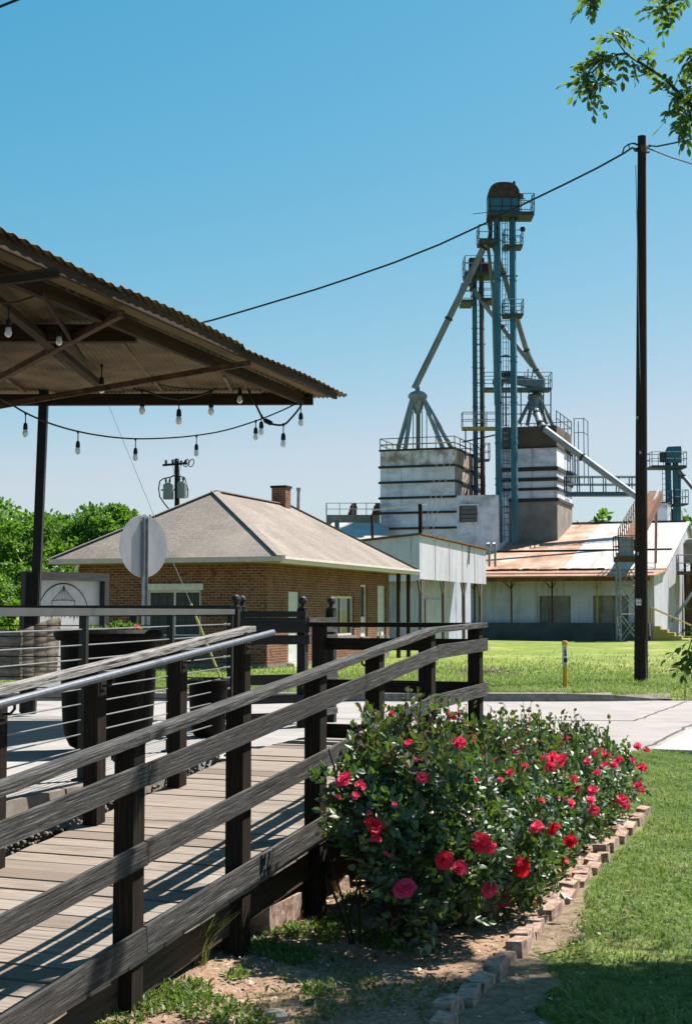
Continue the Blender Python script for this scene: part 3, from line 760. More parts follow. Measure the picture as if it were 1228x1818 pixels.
# ------------------------------------------------------------------ street furniture along the far side of the road
M['pole'] = mat('creosoted_pole_wood', [(.3, (.018, .012, .009)), (.55, (.04, .027, .02)), (.8, (.085, .06, .045))], 22, 'uv', (.12, 2.5, 1), rough=.9, spec=.15, bmp=.7, detail=10)
pb = gp(1136.5, 1216, -.06); PB = Vector((pb.x, pb.y, -.06)); ptop = zat(242, pb.y); ptx = at(1138.5, 242, pb.y).x
up1 = thing('utility_pole', 'tall dark wooden utility pole with a small white notice beyond the road', 'utility pole', PB)
mb = MB(); mb.tube([(PB.x + (ptx - PB.x) * k / 8, PB.y, -.5 + (ptop + .5) * k / 8) for k in range(9)], [.158 - .062 * k / 8 for k in range(9)], 20); mb.build('pole', M['pole'], up1)
Mn = plain('white_notice', (.75, .74, .72), .5); Mred = plain('notice_print', (.16, .04, .04), .5)
nq = at(1133.5, 1069, pb.y - .145); mb = MB(); mb.box(nq, (.145, .012, .15), .15); mb.build('notice', Mn, up1)
mb = MB(); mb.box(nq + Vector((0, -.009, .055)), (.09, .004, .012), .15); mb.box(nq + Vector((-.028, -.012, -.008)), (.038, .004, .026), .15); mb.box(nq + Vector((.03, -.005, -.008)), (.038, .004, .02), .15); mb.build('notice_print', Mred, up1)
mb = MB(); zt = ptop - .32
for a, z in ((.35, .1), (2.6, .05), (3.6, -.05), (5.4, -.1)): mb.tube([(ptx + .1 * math.cos(a), PB.y + .1 * math.sin(a), zt + z), (ptx + .22 * math.cos(a), PB.y + .2 * math.sin(a), zt + z)], .022, 6)
mb.box((ptx, PB.y - .1, zt), (.10, .05, .16)); mb.build('wire_bracket', M['rusty_steel'], up1)
mb = MB(); mb.tube([(PB.x + .10 - .06 * k / 8, PB.y - .125 + .04 * k / 8, -.1 + (ptop - .6) * k / 8) for k in range(9)], .010, 5); mb.build('ground_wire', M['galv'], up1)
for k, (dx, z) in enumerate(((-.05, 2.9), (.04, 5.2), (-.02, 6.0))): mb = MB(); mb.box((PB.x + dx, PB.y - .148 + z * .004, z), (.05, .01, .07)); mb.build('tag_plate', M['galv'], up1)
def cat(p0, p1, sag, n=28): 
    p0, p1 = Vector(p0), Vector(p1); return [p0.lerp(p1, k / n) - Vector((0, 0, sag * 4 * (k / n) * (1 - k / n))) for k in range(n + 1)]
def wire(label, pts, r, c='wire', group=None, extra=None):
    mb = MB(); mb.tube(pts, r, 6)
    for e, er in (extra or []): mb.tube(e, er, 5)
    return tag(mb.build('wire', M['cord'], None), label, c, group)
# main span: pole top down to the left behind the pavilion
spanpx = [(1122, 262), (1105, 273), (1060, 298), (1000, 328), (950, 352), (860, 397), (780, 434), (700, 466), (620, 494), (560, 514), (480, 538), (430, 553), (375, 569), (300, 586), (200, 601), (90, 608), (-60, 604), (-260, 580)]
span = [Vector((ptx - .1, PB.y, zt))] + [at(x, y, PB.y + (1130 - x) * .004) for x, y in spanpx]
loop = [at(x, y, PB.y) for x, y in ((1104, 273), (1107, 262), (1115, 256), (1125, 254), (1134, 258))]
loop2 = [at(x, y, PB.y - .1) for x, y in ((1118, 266), (1115, 258), (1121, 254), (1134, 259))]
wire('thick twisted overhead cable running left from the tall pole behind the pavilion roof', span, .023, 'cable', extra=[(loop, .018), (loop2, .014)])
wire('upper overhead cable leaving the tall pole to the right', [Vector((ptx + .1, PB.y, zt + .05))] + [at(x, y, PB.y + .05) for x, y in ((1150, 258), (1165, 260), (1190, 255), (1228, 247), (1300, 233), (1420, 206))], .02, 'cable')
wire('thin lower overhead cable sloping down right from the tall pole', [Vector((ptx + .1, PB.y, zt - .03))] + [at(x, y, PB.y + .05) for x, y in ((1148, 263), (1162, 268), (1190, 279), (1228, 291), (1300, 310), (1400, 330))], .016, 'cable')
wire('near dark cable crossing the top left corner of the sky', [at(-2200, 905, 11), at(-700, 296, 11), at(0, 12, 11), at(60, -12, 11), at(1500, -590, 11), at(3600, -1430, 11)], .011, 'cable')
# gas marker
mq = gp(1002.5, 1229, -.06)
mk = thing('marker_post', 'slim yellow marker post with a black and white printed band in the far grass', 'marker post', mq)
My = plain('yellow_marker_plastic', (.72, .40, .02), .5); Mw = plain('white_marker_band', (.72, .70, .66), .5)
mb = MB(); mb.lathe(mq, [(.048, -.15), (.048, .54), (.05, .545)], 14); mb.build('post', My, mk)
mb = MB(); mb.lathe(mq, [(.05, .545), (.052, .55), (.052, .955), (.05, .96)], 14); bd = mb.build('band', Mw, mk)
mb = MB(); mb.lathe(mq, [(.053, .96), (.06, .965), (.06, 1.03), (.05, 1.05), (.02, 1.055)], 14); mb.build('cap', My, mk)
mb = MB()
for z, w, h in ((.91, .03, .02), (.87, .045, .012), (.83, .04, .05), (.77, .05, .05), (.70, .02, .02), (.655, .075, .075), (.60, .03, .02), (.56, .05, .012)):
    mb.box(mq + Vector((random.uniform(-.008, .008), -.052, z)), (w, .012, h))
mb.build('band_print', M['ink'], bd)
# guy wire with its yellow guard
ga = at(395, 1213, 33.5)
gy = thing('guy_wire', 'thin slanting guy wire with a yellow guard sleeve in front of the brick house', 'guy wire', ga)
mb = MB(); mb.tube([at(x, y, 33.5) for x, y in ((395, 1213), (340, 1073), (309, 1002), (255, 870), (182, 692), (150, 620))], .007, 5); mb.build('strand', M['galv'], gy)
Mgg = plain('faded_yellow_guard', (.68, .56, .20), .6)
mb = MB(); mb.tube([at(394, 1210, 33.45), at(339, 1072, 33.45)], .028, 8); mb.build('guard', Mgg, gy)
# distant pole with transformers
DY = 72; dbase = at(317, 1115, DY); dtop = at(314, 815, DY)
up2 = thing('transformer_pole', 'distant utility pole with crossarm and grey transformer cans behind the house roof', 'utility pole', (dtop.x, DY, -.2))
mb = MB(); mb.tube([(dbase.x, DY, -.5), (dtop.x, DY, dtop.z)], [.17, .12], 10); mb.build('pole', M['pole'], up2)
mb = MB(); mb.beam(at(289, 826, DY - .15), at(333, 822, DY - .15), .09, .11); mb.build('crossarm', M['pole'], up2)
mb = MB()
for x, y in ((295, 818), (307, 817), (314, 815), (322, 819), (330, 818)):
    q = at(x, y + 6, DY - .15); mb.lathe(q, [(.03, -.05), (.05, .03), (.09, .08), (.05, .12), (.08, .17), (.04, .22)], 8)
mb.build('insulator', M['ink'], up2)
mb = MB()
for x in (331, 340):
    c0 = at(x, 822, DY - .2); mb.tube([c0 + Vector((.12 * math.cos(a) + .05 * math.sin(a), 0, .20 * math.sin(a))) for a in np.linspace(0, 6.4, 14)], .025, 5)
mb.build('cutout_switch', M['ink'], up2)
M['can'] = plain('transformer_grey', (.34, .35, .34), .5)
for x, y0, y1, r in ((299, 860, 887, .27), (323, 857, 885, .24)):
    q = at(x, y1, DY - .3); h = zat(y0, DY) - zat(y1, DY)
    mb = MB(); mb.lathe(q, [(.02, 0), (r, .02), (r, h - .06), (r * .96, h), (.05, h + .08)], 18); tc_ = mb.build('transformer', M['can'], up2)
    mb = MB(); mb.lathe(q + Vector((.08, -.1, h)), [(.05, 0), (.03, .1), (.06, .15), (.03, .3)], 8); mb.lathe(q + Vector((-.12, -.05, h)), [(.05, 0), (.03, .1), (.06, .15), (.03, .3)], 8); mb.build('bushing', M['ink'], tc_)
mb = MB(); mb.beam(at(286, 870, DY - .02), at(333, 869, DY - .02), .06, .08); mb.build('bracket', M['galv'], up2)
mb = MB()
mb.tube([at(x, y, DY - .25) for x, y in ((313, 843), (303, 847), (290, 850), (284, 854), (282, 868), (284, 882), (292, 894), (302, 906), (312, 915))], .035, 6)
mb.tube([at(x, y, DY - .25) for x, y in ((318, 845), (328, 848), (331, 858), (334, 870), (333, 884))], .03, 6)
mb.tube([at(x, y, DY - .25) for x, y in ((306, 826), (310, 838), (305, 848), (297, 858))], .012, 5); mb.tube([at(x, y, DY - .25) for x, y in ((322, 826), (318, 838), (326, 856))], .012, 5)
mb.build('service_cable', M['ink'], up2)

# ------------------------------------------------------------------ brick house
BRK = mat_brick('brown_face_brick', (.20, .062, .030), (.36, .122, .060), (.40, .28, .21), .225, .078, .011, extra=((.11, .045, .03), 3.5, (1, 1, 1), .56, .66))
SHG = mat_brick('pinkish_grey_shingles', (.335, .28, .24), (.375, .315, .27), (.25, .205, .175), .32, .145, .008, bmp=.35, extra=((.29, .24, .20), .45, (1, .4, 1), .50, .72))
M['trim'] = plain('painted_white_trim', (.88, .79, .78), .6)
M['fascia'] = plain('weathered_fascia', (.72, .56, .52), .7)
M['soffit'] = plain('cream_soffit', (.50, .42, .20), .8)
M['door_white'] = plain('white_painted_door', (.74, .745, .74), .5)
m, t, b = new_mat('dark_window_glass'); b.inputs['Base Color'].default_value = (.012, .016, .02, 1); b.inputs['Roughness'].default_value = .05; b.inputs['Specular IOR Level'].default_value = .8; M['pane'] = m
M['bar'] = plain('dark_glazing_bar', (.14, .125, .12), .7)
M['screen'] = plain('window_screen', (.075, .068, .065), .7)
HG = -.16; HB = Vector((-2.26, 41.0, 0)); HE = Vector((-1.82, 40.1, 0))
fA = Vector((-AY, AX * .96, 0)).normalized(); 
fR = Vector((.32, .947, 0)).normalized(); fL = Vector((-fR.y, fR.x, 0)); outR = Vector((fR.y, -fR.x, 0)); outF = -fR
house = thing('brick_house', 'low brown brick house with a hipped grey shingle roof and white trim', 'house', HB + Vector((-2.5, 5, HG)))
WH = 3.0
def wall_poly(mb, o, d, L, openings, z0, z1, out, th=.25):
    """wall face with rectangular openings (s0,s1,za,zb); reveals go inwards"""
    ss = sorted({0, L, *[v for q in openings for v in q[:2]]}); zs = sorted({z0, z1, *[v for q in openings for v in q[2:4]]})
    for a, b_ in zip(ss, ss[1:]):
        for c, e in zip(zs, zs[1:]):
            if any(q[0] <= a + 1e-6 and b_ <= q[1] + 1e-6 and q[2] <= c + 1e-6 and e <= q[3] + 1e-6 for q in openings): continue
            P = [o + d * a + Vector((0, 0, c)), o + d * b_ + Vector((0, 0, c)), o + d * b_ + Vector((0, 0, e)), o + d * a + Vector((0, 0, e))]
            if d.cross(Vector((0, 0, 1))).dot(out) < 0: P.reverse()
            mb.face(P, [(p.dot(d), p.z) for p in P])
    for s0, s1, za, zb in [q[:4] for q in openings]:
        i = -out * th
        for (A, B) in (((s0, za), (s1, za)), ((s1, za), (s1, zb)), ((s1, zb), (s0, zb)), ((s0, zb), (s0, za))):
            p, q = o + d * A[0] + Vector((0, 0, A[1])), o + d * B[0] + Vector((0, 0, B[1]))
            mb.face([p, q, q + i, p + i])
opL = [(2.09, 3.83, .85, 2.40)]
opR = [(1.69, 2.64, .06, 2.20), (5.6, 7.9, .80, 2.10), (8.65, 9.41, .72, 2.52), (10.6, 11.6, .72, 2.52)]
mb = MB()
wall_poly(mb, HB, fL, 6.13, opL, HG - .2, WH, outF); wall_poly(mb, HB, fR, 12.0, opR, HG - .2, WH, outR)
hb2 = HB + fL * 6.13; hb3 = hb2 + fR * 12; 
wall_poly(mb, hb2, fR, 12.0, [], HG - .2, WH, -outR); wall_poly(mb, HB + fR * 12, fL, 6.13, [], HG - .2, WH, -outF)
mb.build('wall', BRK, house)
mb = MB()   # paler concrete plinth along the foot
for o, d, L, out in ((HB, fL, 6.13, outF), (HB, fR, 12.0, outR)):
    for a, b_ in ((0, 1.6), (2.75, 12)) if d is fR else ((0, L),):
        p = o + d * a + out * .012; q = o + d * min(b_, L) + out * .012
        mb.face([p + Vector((0, 0, HG - .2)), q + Vector((0, 0, HG - .2)), q + Vector((0, 0, HG + .22)), p + Vector((0, 0, HG + .22))][::1 if d is fR else -1])
mb.build('plinth', M['kerb'], house)
def window(o, d, out, s0, s1, za, zb, frame, ncol, screen=False, halves=False, head=None):
    fo = MB(); t = .07; back = -out * .10
    def P(s, z): return o + d * s + Vector((0, 0, z)) + back
    for a, b_ in (((s0 + t / 2, za), (s0 + t / 2, zb)), ((s1 - t / 2, za), (s1 - t / 2, zb)), ((s0 + t, za + t / 2), (s1 - t, za + t / 2)), ((s0 + t, zb - t / 2), (s1 - t, zb - t / 2))):
        fo.beam(P(*a), P(*b_), t, t, up=out)
    for k in range(1, ncol): fo.beam(P(s0 + (s1 - s0) * k / ncol, za + t), P(s0 + (s1 - s0) * k / ncol, zb - t), t * .8, t * .8, up=out)
    w = fo.build('window_frame', frame, house)
    mb = MB(); q = -out * .02
    pts = [P(s0, za) + q, P(s1, za) + q, P(s1, zb) + q, P(s0, zb) + q]
    if d.cross(Vector((0, 0, 1))).dot(out) < 0: pts.reverse()
    mb.face(pts); mb.build('pane', M['screen'] if screen else M['pane'], w)
    if screen:
        mb = MB(); g = out * .01
        for k in range(ncol):
            a0 = s0 + (s1 - s0) * k / ncol; a1 = s0 + (s1 - s0) * (k + 1) / ncol
            for z in np.linspace(za + .1, zb - .1, 4)[1:-1]: mb.beam(P(a0 + .06, z) + g, P(a1 - .06, z) + g, .02, .02)
            for f in (.33, .66): mb.beam(P(a0 + (a1 - a0) * f, za + .08) + g, P(a0 + (a1 - a0) * f, zb - .08) + g, .02, .02, up=out)
        mb.build('glazing_bar', M['bar'], w)
    mb = MB(); mb.beam(o + d * (s0 - .08) + out * .02 + Vector((0, 0, za - .05)), o + d * (s1 + .08) + out * .02 + Vector((0, 0, za - .05)), .16, .09); mb.build('sill', M['kerb'], w)
    if head:
        mb = MB(); mb.beam(o + d * (s0 - .06) + out * .02 + Vector((0, 0, zb + head / 2)), o + d * (s1 + .06) + out * .02 + Vector((0, 0, zb + head / 2)), .05, head); mb.build('lintel_board', M['trim'], w)
    return w
window(HB, fL, outF, 2.09, 3.83, .85, 2.22, M['trim'], 2, True, head=None)
mb = MB(); mb.beam(HB + fL * 2.0 + outF * .03 + Vector((0, 0, 2.31)), HB + fL * 3.92 + outF * .03 + Vector((0, 0, 2.31)), .10, .19); mb.build('lintel_board', M['trim'], house)
window(HB, fR, outR, 5.6, 7.9, .80, 2.10, M['trim'], 2)
window(HB, fR, outR, 8.65, 9.41, .72, 2.52, M['trim'], 1)
mb = MB(); a0 = HB + fR * 8.71 - outR * .09; a1 = HB + fR * 9.35 - outR * .09; mb.beam(a0 + Vector((0, 0, 1.1)), a1 + Vector((0, 0, 1.1)), .03, .62); mb.build('lower_panel', M['door_white'], house)
window(HB, fR, outR, 10.6, 11.6, .72, 2.52, M['trim'], 1)
mb = MB(); mb.beam(HB + fR * 10.67 - outR * .08 + Vector((0, 0, 1.62)), HB + fR * 11.53 - outR * .08 + Vector((0, 0, 1.62)), .03, 1.66); mb.build('boarded_panel', M['door_white'], house)
mb = MB(); a0 = HB + fR * 1.72 - outR * .07; a1 = HB + fR * 2.61 - outR * .07; mb.beam(a0 + Vector((0, 0, 1.13)), a1 + Vector((0, 0, 1.13)), .05, 2.12); dr = mb.build('door', M['door_white'], house)
mb = MB(); mb.lathe(HB + fR * 2.5 + Vector((0, 0, 1.0)) - outR * .04, [(.02, 0), (.03, .03), (.03, .06), (.01, .07)], 10, outR); mb.build('handle', M['galv'], dr)
mb = MB(); mb.beam(HB + fR * 1.6 + outR * .10 + Vector((0, 0, .0)), HB + fR * 2.73 + outR * .10 + Vector((0, 0, .0)), .24, .12); mb.build('door_step', M['trim'], house)
# soldier course under the eave is left to the brick; roof
EZ = 3.02; EW, EL = 7.42, 14.0
e0 = HE + Vector((0, 0, EZ + .13)); e1 = e0 + fL * EW; e2 = e0 + fR * EL; e3 = e2 + fL * EW
ap0 = e0 + fL * EW / 2 + fR * EW / 2; ap0.z = zat(872, ap0.y); ap1 = e0 + fL * EW / 2 + fR * (EL - EW / 2); ap1.z = ap0.z
mb = MB()
def rf(pts, d, down):
    mb.face(pts, [(p.dot(d), p.dot(down.normalized())) for p in pts])
rf([e1, e0, ap0], fL, (ap0 - (e0 + e1) / 2)); rf([e0, e2, ap1, ap0], fR, ap0 - (e0 + fR * EW / 2)); rf([e2, e3, ap1], fL, ap1 - (e2 + e3) / 2); rf([e3, e1, ap0, ap1], fR, ap0 - (e1 + fR * EW / 2))
rfo = mb.build('roof', SHG, house)
mb = MB()
for a, b_ in ((e0, ap0), (e1, ap0), (e2, ap1), (e3, ap1), (ap0, ap1)): mb.beam(a + Vector((0, 0, .01)), b_ + Vector((0, 0, .01)), .26, .03)
mb.build('ridge_cap', M.setdefault('ridge', plain('ridge_shingle', (.32, .265, .225), .9)), rfo)
mb = MB(); mb.beam(e0 - Vector((0, 0, .075)), e1 - Vector((0, 0, .075)), .05, .15); mb.build('fascia', M['fascia'], house)
mb = MB(); mb.beam(e0 - Vector((0, 0, .10)), e2 - Vector((0, 0, .10)), .05, .18); mb.beam(e0 + outR * .07 - Vector((0, 0, .04)), e2 + outR * .07 - Vector((0, 0, .04)), .10, .07); mb.build('gutter', M['trim'], house)
mb = MB(); mb.beam(e2 - Vector((0, 0, .10)), e3 - Vector((0, 0, .10)), .05, .18); mb.beam(e1 - Vector((0, 0, .08)), e3 - Vector((0, 0, .08)), .05, .15); mb.build('fascia', M['fascia'], house)
mb = MB(); z_ = -.16
mb.face([e0 + Vector((0, 0, z_)), e1 + Vector((0, 0, z_)), e3 + Vector((0, 0, z_)), e2 + Vector((0, 0, z_))]); mb.build('soffit', M['soffit'], house)
mb = MB(); q = hb2 + outF * .1 + fL * .1; mb.tube([e1 + Vector((0, 0, -.16)) - fL * .9 + outF * -.15, e1 + Vector((0, 0, -.30)) - fL * .85 + fR * .1, q + Vector((0, 0, 2.62)) + fR * .1, q + Vector((0, 0, 2.45)), q + Vector((0, 0, .1))], .05, 8); mb.build('downspout', M['trim'], house)
chp = ap0.lerp(ap1, .88); ct = zat(867, chp.y)
mb = MB(); az_ = math.atan2(fR.y, fR.x); mb.box((chp.x, chp.y, (ct + ap0.z - .5) / 2), (.52, .52, ct - ap0.z + .5), az_); ch = mb.build('chimney', BRK, rfo)
mb = MB(); mb.box((chp.x, chp.y, ct + .04), (.60, .60, .08), az_); mb.build('chimney_cap', M['pole'], ch)
vp = at(529, 908, 52.3); mb = MB(); mb.tube([vp - Vector((0, 0, .25)), at(530, 870, 52.3)], .06, 10); mb.tube([at(530, 871, 52.3), at(530, 866, 52.3)], .085, 10); mb.build('vent_pipe', M['galv'], rfo)
for s in (12.4, 13.7):
    for w_ in (0.2,):
        p = HE + fR * s + fL * .25; mb = MB(); mb.beam((p.x, p.y, HG - .2), (p.x, p.y, EZ - .04), .13, .13, up=fR); mb.build('porch_post', M['roof_timber'], house)

# ------------------------------------------------------------------ grey sheet-metal shed beside the house
def corr_mat(name, stops, per, bmp=.6, rough=.55, metal=.3, over=None, sc=.8):
    m, t, b = new_mat(name); v = coords(t, 'uv'); 
    c = ramp(t, noise(t, v, sc, 8, .65), stops)
    for oc, osc, ost, lo, hi in (over or []):
        c = mix(t, ramp(t, noise(t, coords(t, 'uv', ost), osc, 7, .65), [(lo, 0.0), (hi, 1.0)]), c, tuple(x * KC for x in oc))
    w = nd(t, 'ShaderNodeTexWave'); w.wave_type = 'BANDS'; w.bands_direction = 'X'; w.inputs['Scale'].default_value = 1 / per / 3.1416 * 1.0; w.inputs['Distortion'].default_value = 0
    t.links.new(v, w.inputs['Vector'])
    bump(t, b, w.outputs['Fac'], bmp, .03)
    t.links.new(c, b.inputs['Base Color']); b.inputs['Roughness'].default_value = rough; b.inputs['Metallic'].default_value = metal; b.inputs['Specular IOR Level'].default_value = .35
    return m
M['shed_skin'] = corr_mat('grey_sheet_cladding', [(.3, (.66, .64, .76)), (.7, (.86, .84, .96))], .25, .12, over=[((.40, .37, .36), 1.6, (2.2, .12, 1), .52, .70), ((.30, .22, .17), .9, (3.0, .10, 1), .62, .76)])
M['shed_dark'] = corr_mat('inner_sheet_wall', [(.3, (.58, .60, .78)), (.7, (.80, .82, 1.0))], .25, .2, over=[((.26, .24, .24), 1.2, (2, .15, 1), .52, .70), ((.10, .085, .075), .5, (1, 1, 1), .66, .8)])
M['rust'] = mat('rust', [(.3, (.11, .045, .022)), (.55, (.23, .105, .055)), (.8, (.36, .22, .14))], 3, 'pos', rough=.9, bmp=.3)
SA = Vector((3.37, 65, 0)); SL, SD = 13.3, 6.0
shed = thing('metal_shed', 'pale grey sheet-metal shed on timber posts with open lower half behind the house', 'shed', (SA.x, SA.y + 4, -.2))
z1 = zat(950, 65); zb = zat(1028, 65); zr = z1 + .0
mb = MB()
def wl(mb, a, d, L, z0, z1a, z1b, out):
    P = [a + Vector((0, 0, z0)), a + d * L + Vector((0, 0, z0)), a + d * L + Vector((0, 0, z1b)), a + Vector((0, 0, z1a))]
    mb.face(P, [(p.dot(d), p.z) for p in P])
wl(mb, SA, fR, SL, zb, z1, z1 - .15, outR); wl(mb, SA, fL, SD, zb - .1, z1, z1 - .55, outF)
sk = mb.build('upper_cladding', M['shed_skin'], shed); sdm = sk.modifiers.new('t', 'SOLIDIFY'); sdm.thickness = .05
mb = MB(); wl(mb, SA + fL * 1.6 - Vector((0, 0, 0)), fR, SL + 3, -.3, z1 - .5, z1 - .5, outR); wl(mb, SA + fR * .6, fL, SD, -.3, zb, zb, outF); mb.build('inner_wall', M['shed_dark'], shed)
mb = MB(); v3 = Vector((0, 0, 1)); r0, r1, r2, r3 = SA + outR * .15 + outF * .2 + v3 * (z1 + .03), SA + fR * (SL + .2) + outR * .15 + v3 * (z1 - .12), SA + fR * (SL + .2) + fL * SD + v3 * (z1 - .6), SA + fL * SD + outF * .2 + v3 * (z1 - .52)
mb.hexa([r0, r1, r2, r3, r0 + v3 * .08, r1 + v3 * .08, r2 + v3 * .08, r3 + v3 * .08]); mb.build('roof', M['rust'], shed)
for px, base in ((745, 65), (786, 0), (822, 0), (851, 0)):
    u = (px - CX) / F_PX; s = (u * SA.y - SA.x) / (fR.x - u * fR.y); p = SA + fR * max(s, .1)
    mb = MB(); mb.beam((p.x, p.y, -.3), (p.x, p.y, zb), .15, .15, up=fR)
    mb.beam(p + v3 * (zb - .75), p + fR * .55 + v3 * (zb - .02), .09, .09); mb.beam(p + v3 * (zb - .75), p - fR * .5 + v3 * (zb - .02), .09, .09); mb.build('post', M['shed_post'] if 'shed_post' in M else M.setdefault('shed_post', mat('weathered_shed_post', [(.3, (.10, .075, .06)), (.7, (.27, .22, .19))], 8, 'uv', (.1, 2, 1), bmp=.3)), shed)
mb = MB(); q = SA + fL * 1.55 + fR * 6.5; mb.hexa([q + fR * a + fL * b_ + v3 * z for z in (-.3, 2.2) for a, b_ in ((0, 0), (0, -.04), (3.2, -.04), (3.2, 0))]); mb.build('door', M['shed_dark'], shed)
mb = MB(); p = SA + fR * 9.4 + outR * .06; mb.beam(p + v3 * (z1 - .08), p + v3 * (z1 - 1.05) - fR * .3, .16, .02, up=outR); mb.build('torn_flap', M['ink'], shed)
mb = MB(); p = SA + fR * 4.6 + outR * .035
for k in range(1, 5):
    mb.beam(SA + fR * SL * k / 5 + outR * .03 + v3 * zb, SA + fR * SL * k / 5 + outR * .03 + v3 * (z1 - .1), .04, .02, up=outR)
mb.build('seam', M['fascia'], shed)
for n_, (x0, x1) in enumerate(((868, 871), (878, 881))):
    pass
# short mast with thin stays on the shed roof
mp = at(746, 950, 65.6); mst = thing('mast', 'short wooden mast with a yellowish arm standing on the grey shed roof', 'mast', mp)
mb = MB(); mb.tube([mp - v3 * .3, at(745.5, 895, 65.6)], .09, 8); mb.build('pole', M['post'], mst)
mb = MB(); mb.tube([at(660, 906, 66.5), at(744, 897, 65.6), at(757, 896, 65.6)], .03, 6); mb.build('arm', M['trim'], mst)
# ------------------------------------------------------------------ grain elevator
V3 = Vector((0, 0, 1))
M['silo'] = corr_mat('streaked_silo_plaster', [(.28, (.66, .67, .80)), (.5, (.94, .95, 1.1)), (.75, (1.08, 1.08, 1.2))], .6, .1, .85, .05, over=[((.30, .20, .15), 1.0, (1.6, .08, 1), .57, .74), ((.34, .34, .38), .45, (.6, 1.6, 1), .50, .70)])
M['silo_top'] = corr_mat('rust_streaked_band', [(.33, (.24, .13, .085)), (.44, (.58, .48, .45)), (.58, (1.0, .98, 1.06))], .6, .1, .9, .05, over=[((.10, .055, .035), 1.5, (1.6, .10, 1), .54, .70)])
M['silo_brown'] = corr_mat('dark_brown_band', [(.3, (.085, .058, .042)), (.7, (.17, .125, .10))], .6, .1, .9, .05, over=[((.26, .22, .20), 1.5, (1.6, .10, 1), .62, .80)])
M['silo_conc'] = corr_mat('weathered_concrete', [(.3, (.22, .19, .165)), (.55, (.34, .30, .27)), (.75, (.46, .42, .39))], .7, .1, .9, .0, over=[((.14, .11, .09), 1.2, (1.6, .12, 1), .56, .76)])
M['side_rust'] = corr_mat('rusty_tan_cladding', [(.3, (.30, .20, .15)), (.5, (.52, .40, .33)), (.72, (.74, .64, .58))], .6, .1, .9, .05, over=[((.18, .11, .08), 1.2, (1.6, .10, 1), .56, .72)])
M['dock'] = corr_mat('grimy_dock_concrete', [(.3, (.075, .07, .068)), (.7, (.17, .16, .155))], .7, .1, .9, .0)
M['shed_brown'] = corr_mat('brown_stained_door_sheet', [(.3, (.24, .20, .17)), (.55, (.38, .34, .31)), (.8, (.52, .50, .50))], .3, .3, .8, .05, over=[((.12, .085, .06), 1.2, (2, .12, 1), .54, .70)])
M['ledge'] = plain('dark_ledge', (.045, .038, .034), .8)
M['teal'] = mat('faded_blue_steel', [(.3, (.03, .125, .19)), (.55, (.055, .19, .27)), (.8, (.11, .27, .35))], 1.6, 'uv', (.2, 1, 1), rough=.55, metal=.1, bmp=.1, over=((.20, .15, .12), .9, (.3, 2, 1), .62, .76))
M['platform_steel'] = plain('darkened_platform_steel', (.05, .062, .07), .7)  # blue steel darkened: shade of the platform undersides is put into the colour
M['teal_thin'] = plain('blue_grey_railing', (.055, .12, .155), .6)
M['spout'] = mat('zinc_spout', [(.3, (.24, .28, .32)), (.7, (.44, .48, .52))], 1.5, 'uv', (.3, 1, 1), rough=.6, metal=.35, bmp=.1, over=((.22, .16, .12), .8, (.4, 2, 1), .58, .72))
M['spout_rust'] = mat('rusty_spout', [(.3, (.17, .155, .155)), (.55, (.30, .305, .33)), (.75, (.42, .43, .46))], 1.5, 'uv', (.3, 1, 1), rough=.6, metal=.3, bmp=.1)
M['yellow_rail'] = plain('yellow_steel', (.55, .40, .10), .6)
def railing(parent, pts, h, m, r=.03, sp_=1.3, closed=False, name='guard_rail', mids=(.5,)):
    mb = MB(); pts = [Vector(p) for p in pts]
    if closed: pts = pts + [pts[0]]
    for a, b in zip(pts, pts[1:]):
        for f in (1.0,) + tuple(mids): mb.tube([a + V3 * h * f, b + V3 * h * f], r, 5)
        n = max(1, round((b - a).length / sp_))
        for k in range(n + 1):
            q = a.lerp(b, k / n); mb.tube([q, q + V3 * h], r, 5)
    return mb.build(name, m, parent)
def ladder(parent, p, z0, z1, wdir, m, w=.45, cage=None, name='ladder', r=.025):
    mb = MB(); p = Vector((p[0], p[1], 0)); a = p - wdir * w / 2; b = p + wdir * w / 2
    mb.tube([a + V3 * z0, a + V3 * z1], r, 5); mb.tube([b + V3 * z0, b + V3 * z1], r, 5)
    z = z0 + .3
    while z < z1: mb.tube([a + V3 * z, b + V3 * z], r * .8, 4); z += .45
    if cage:
        z = z0 + 2
        while z < z1:
            mb.tube([a + V3 * z, a + cage * .35 + V3 * z, (a + b) / 2 + cage * .6 + V3 * z, b + cage * .35 + V3 * z, b + V3 * z], r, 4); z += 1.3
        mb.tube([(a + b) / 2 + cage * .6 + V3 * (z0 + 2), (a + b) / 2 + cage * .6 + V3 * z1], r, 4)
    return mb.build(name, m, parent)
def quadbox(mb, c, dl, dr, L, Rr, z0, z1):
    q = [c, c + dr * Rr, c + dr * Rr + dl * L, c + dl * L]
    mb.hexa([p + V3 * z0 for p in q] + [p + V3 * z1 for p in q]); return mb
def uflat(p): return Vector((p.x, p.y, 0))
def lsolve(c, d, px):
    u = (px - CX) / F_PX
    # account for the slight pitch with the eye-level depth
    return (u * c.y - c.x) / (d.x - u * d.y)
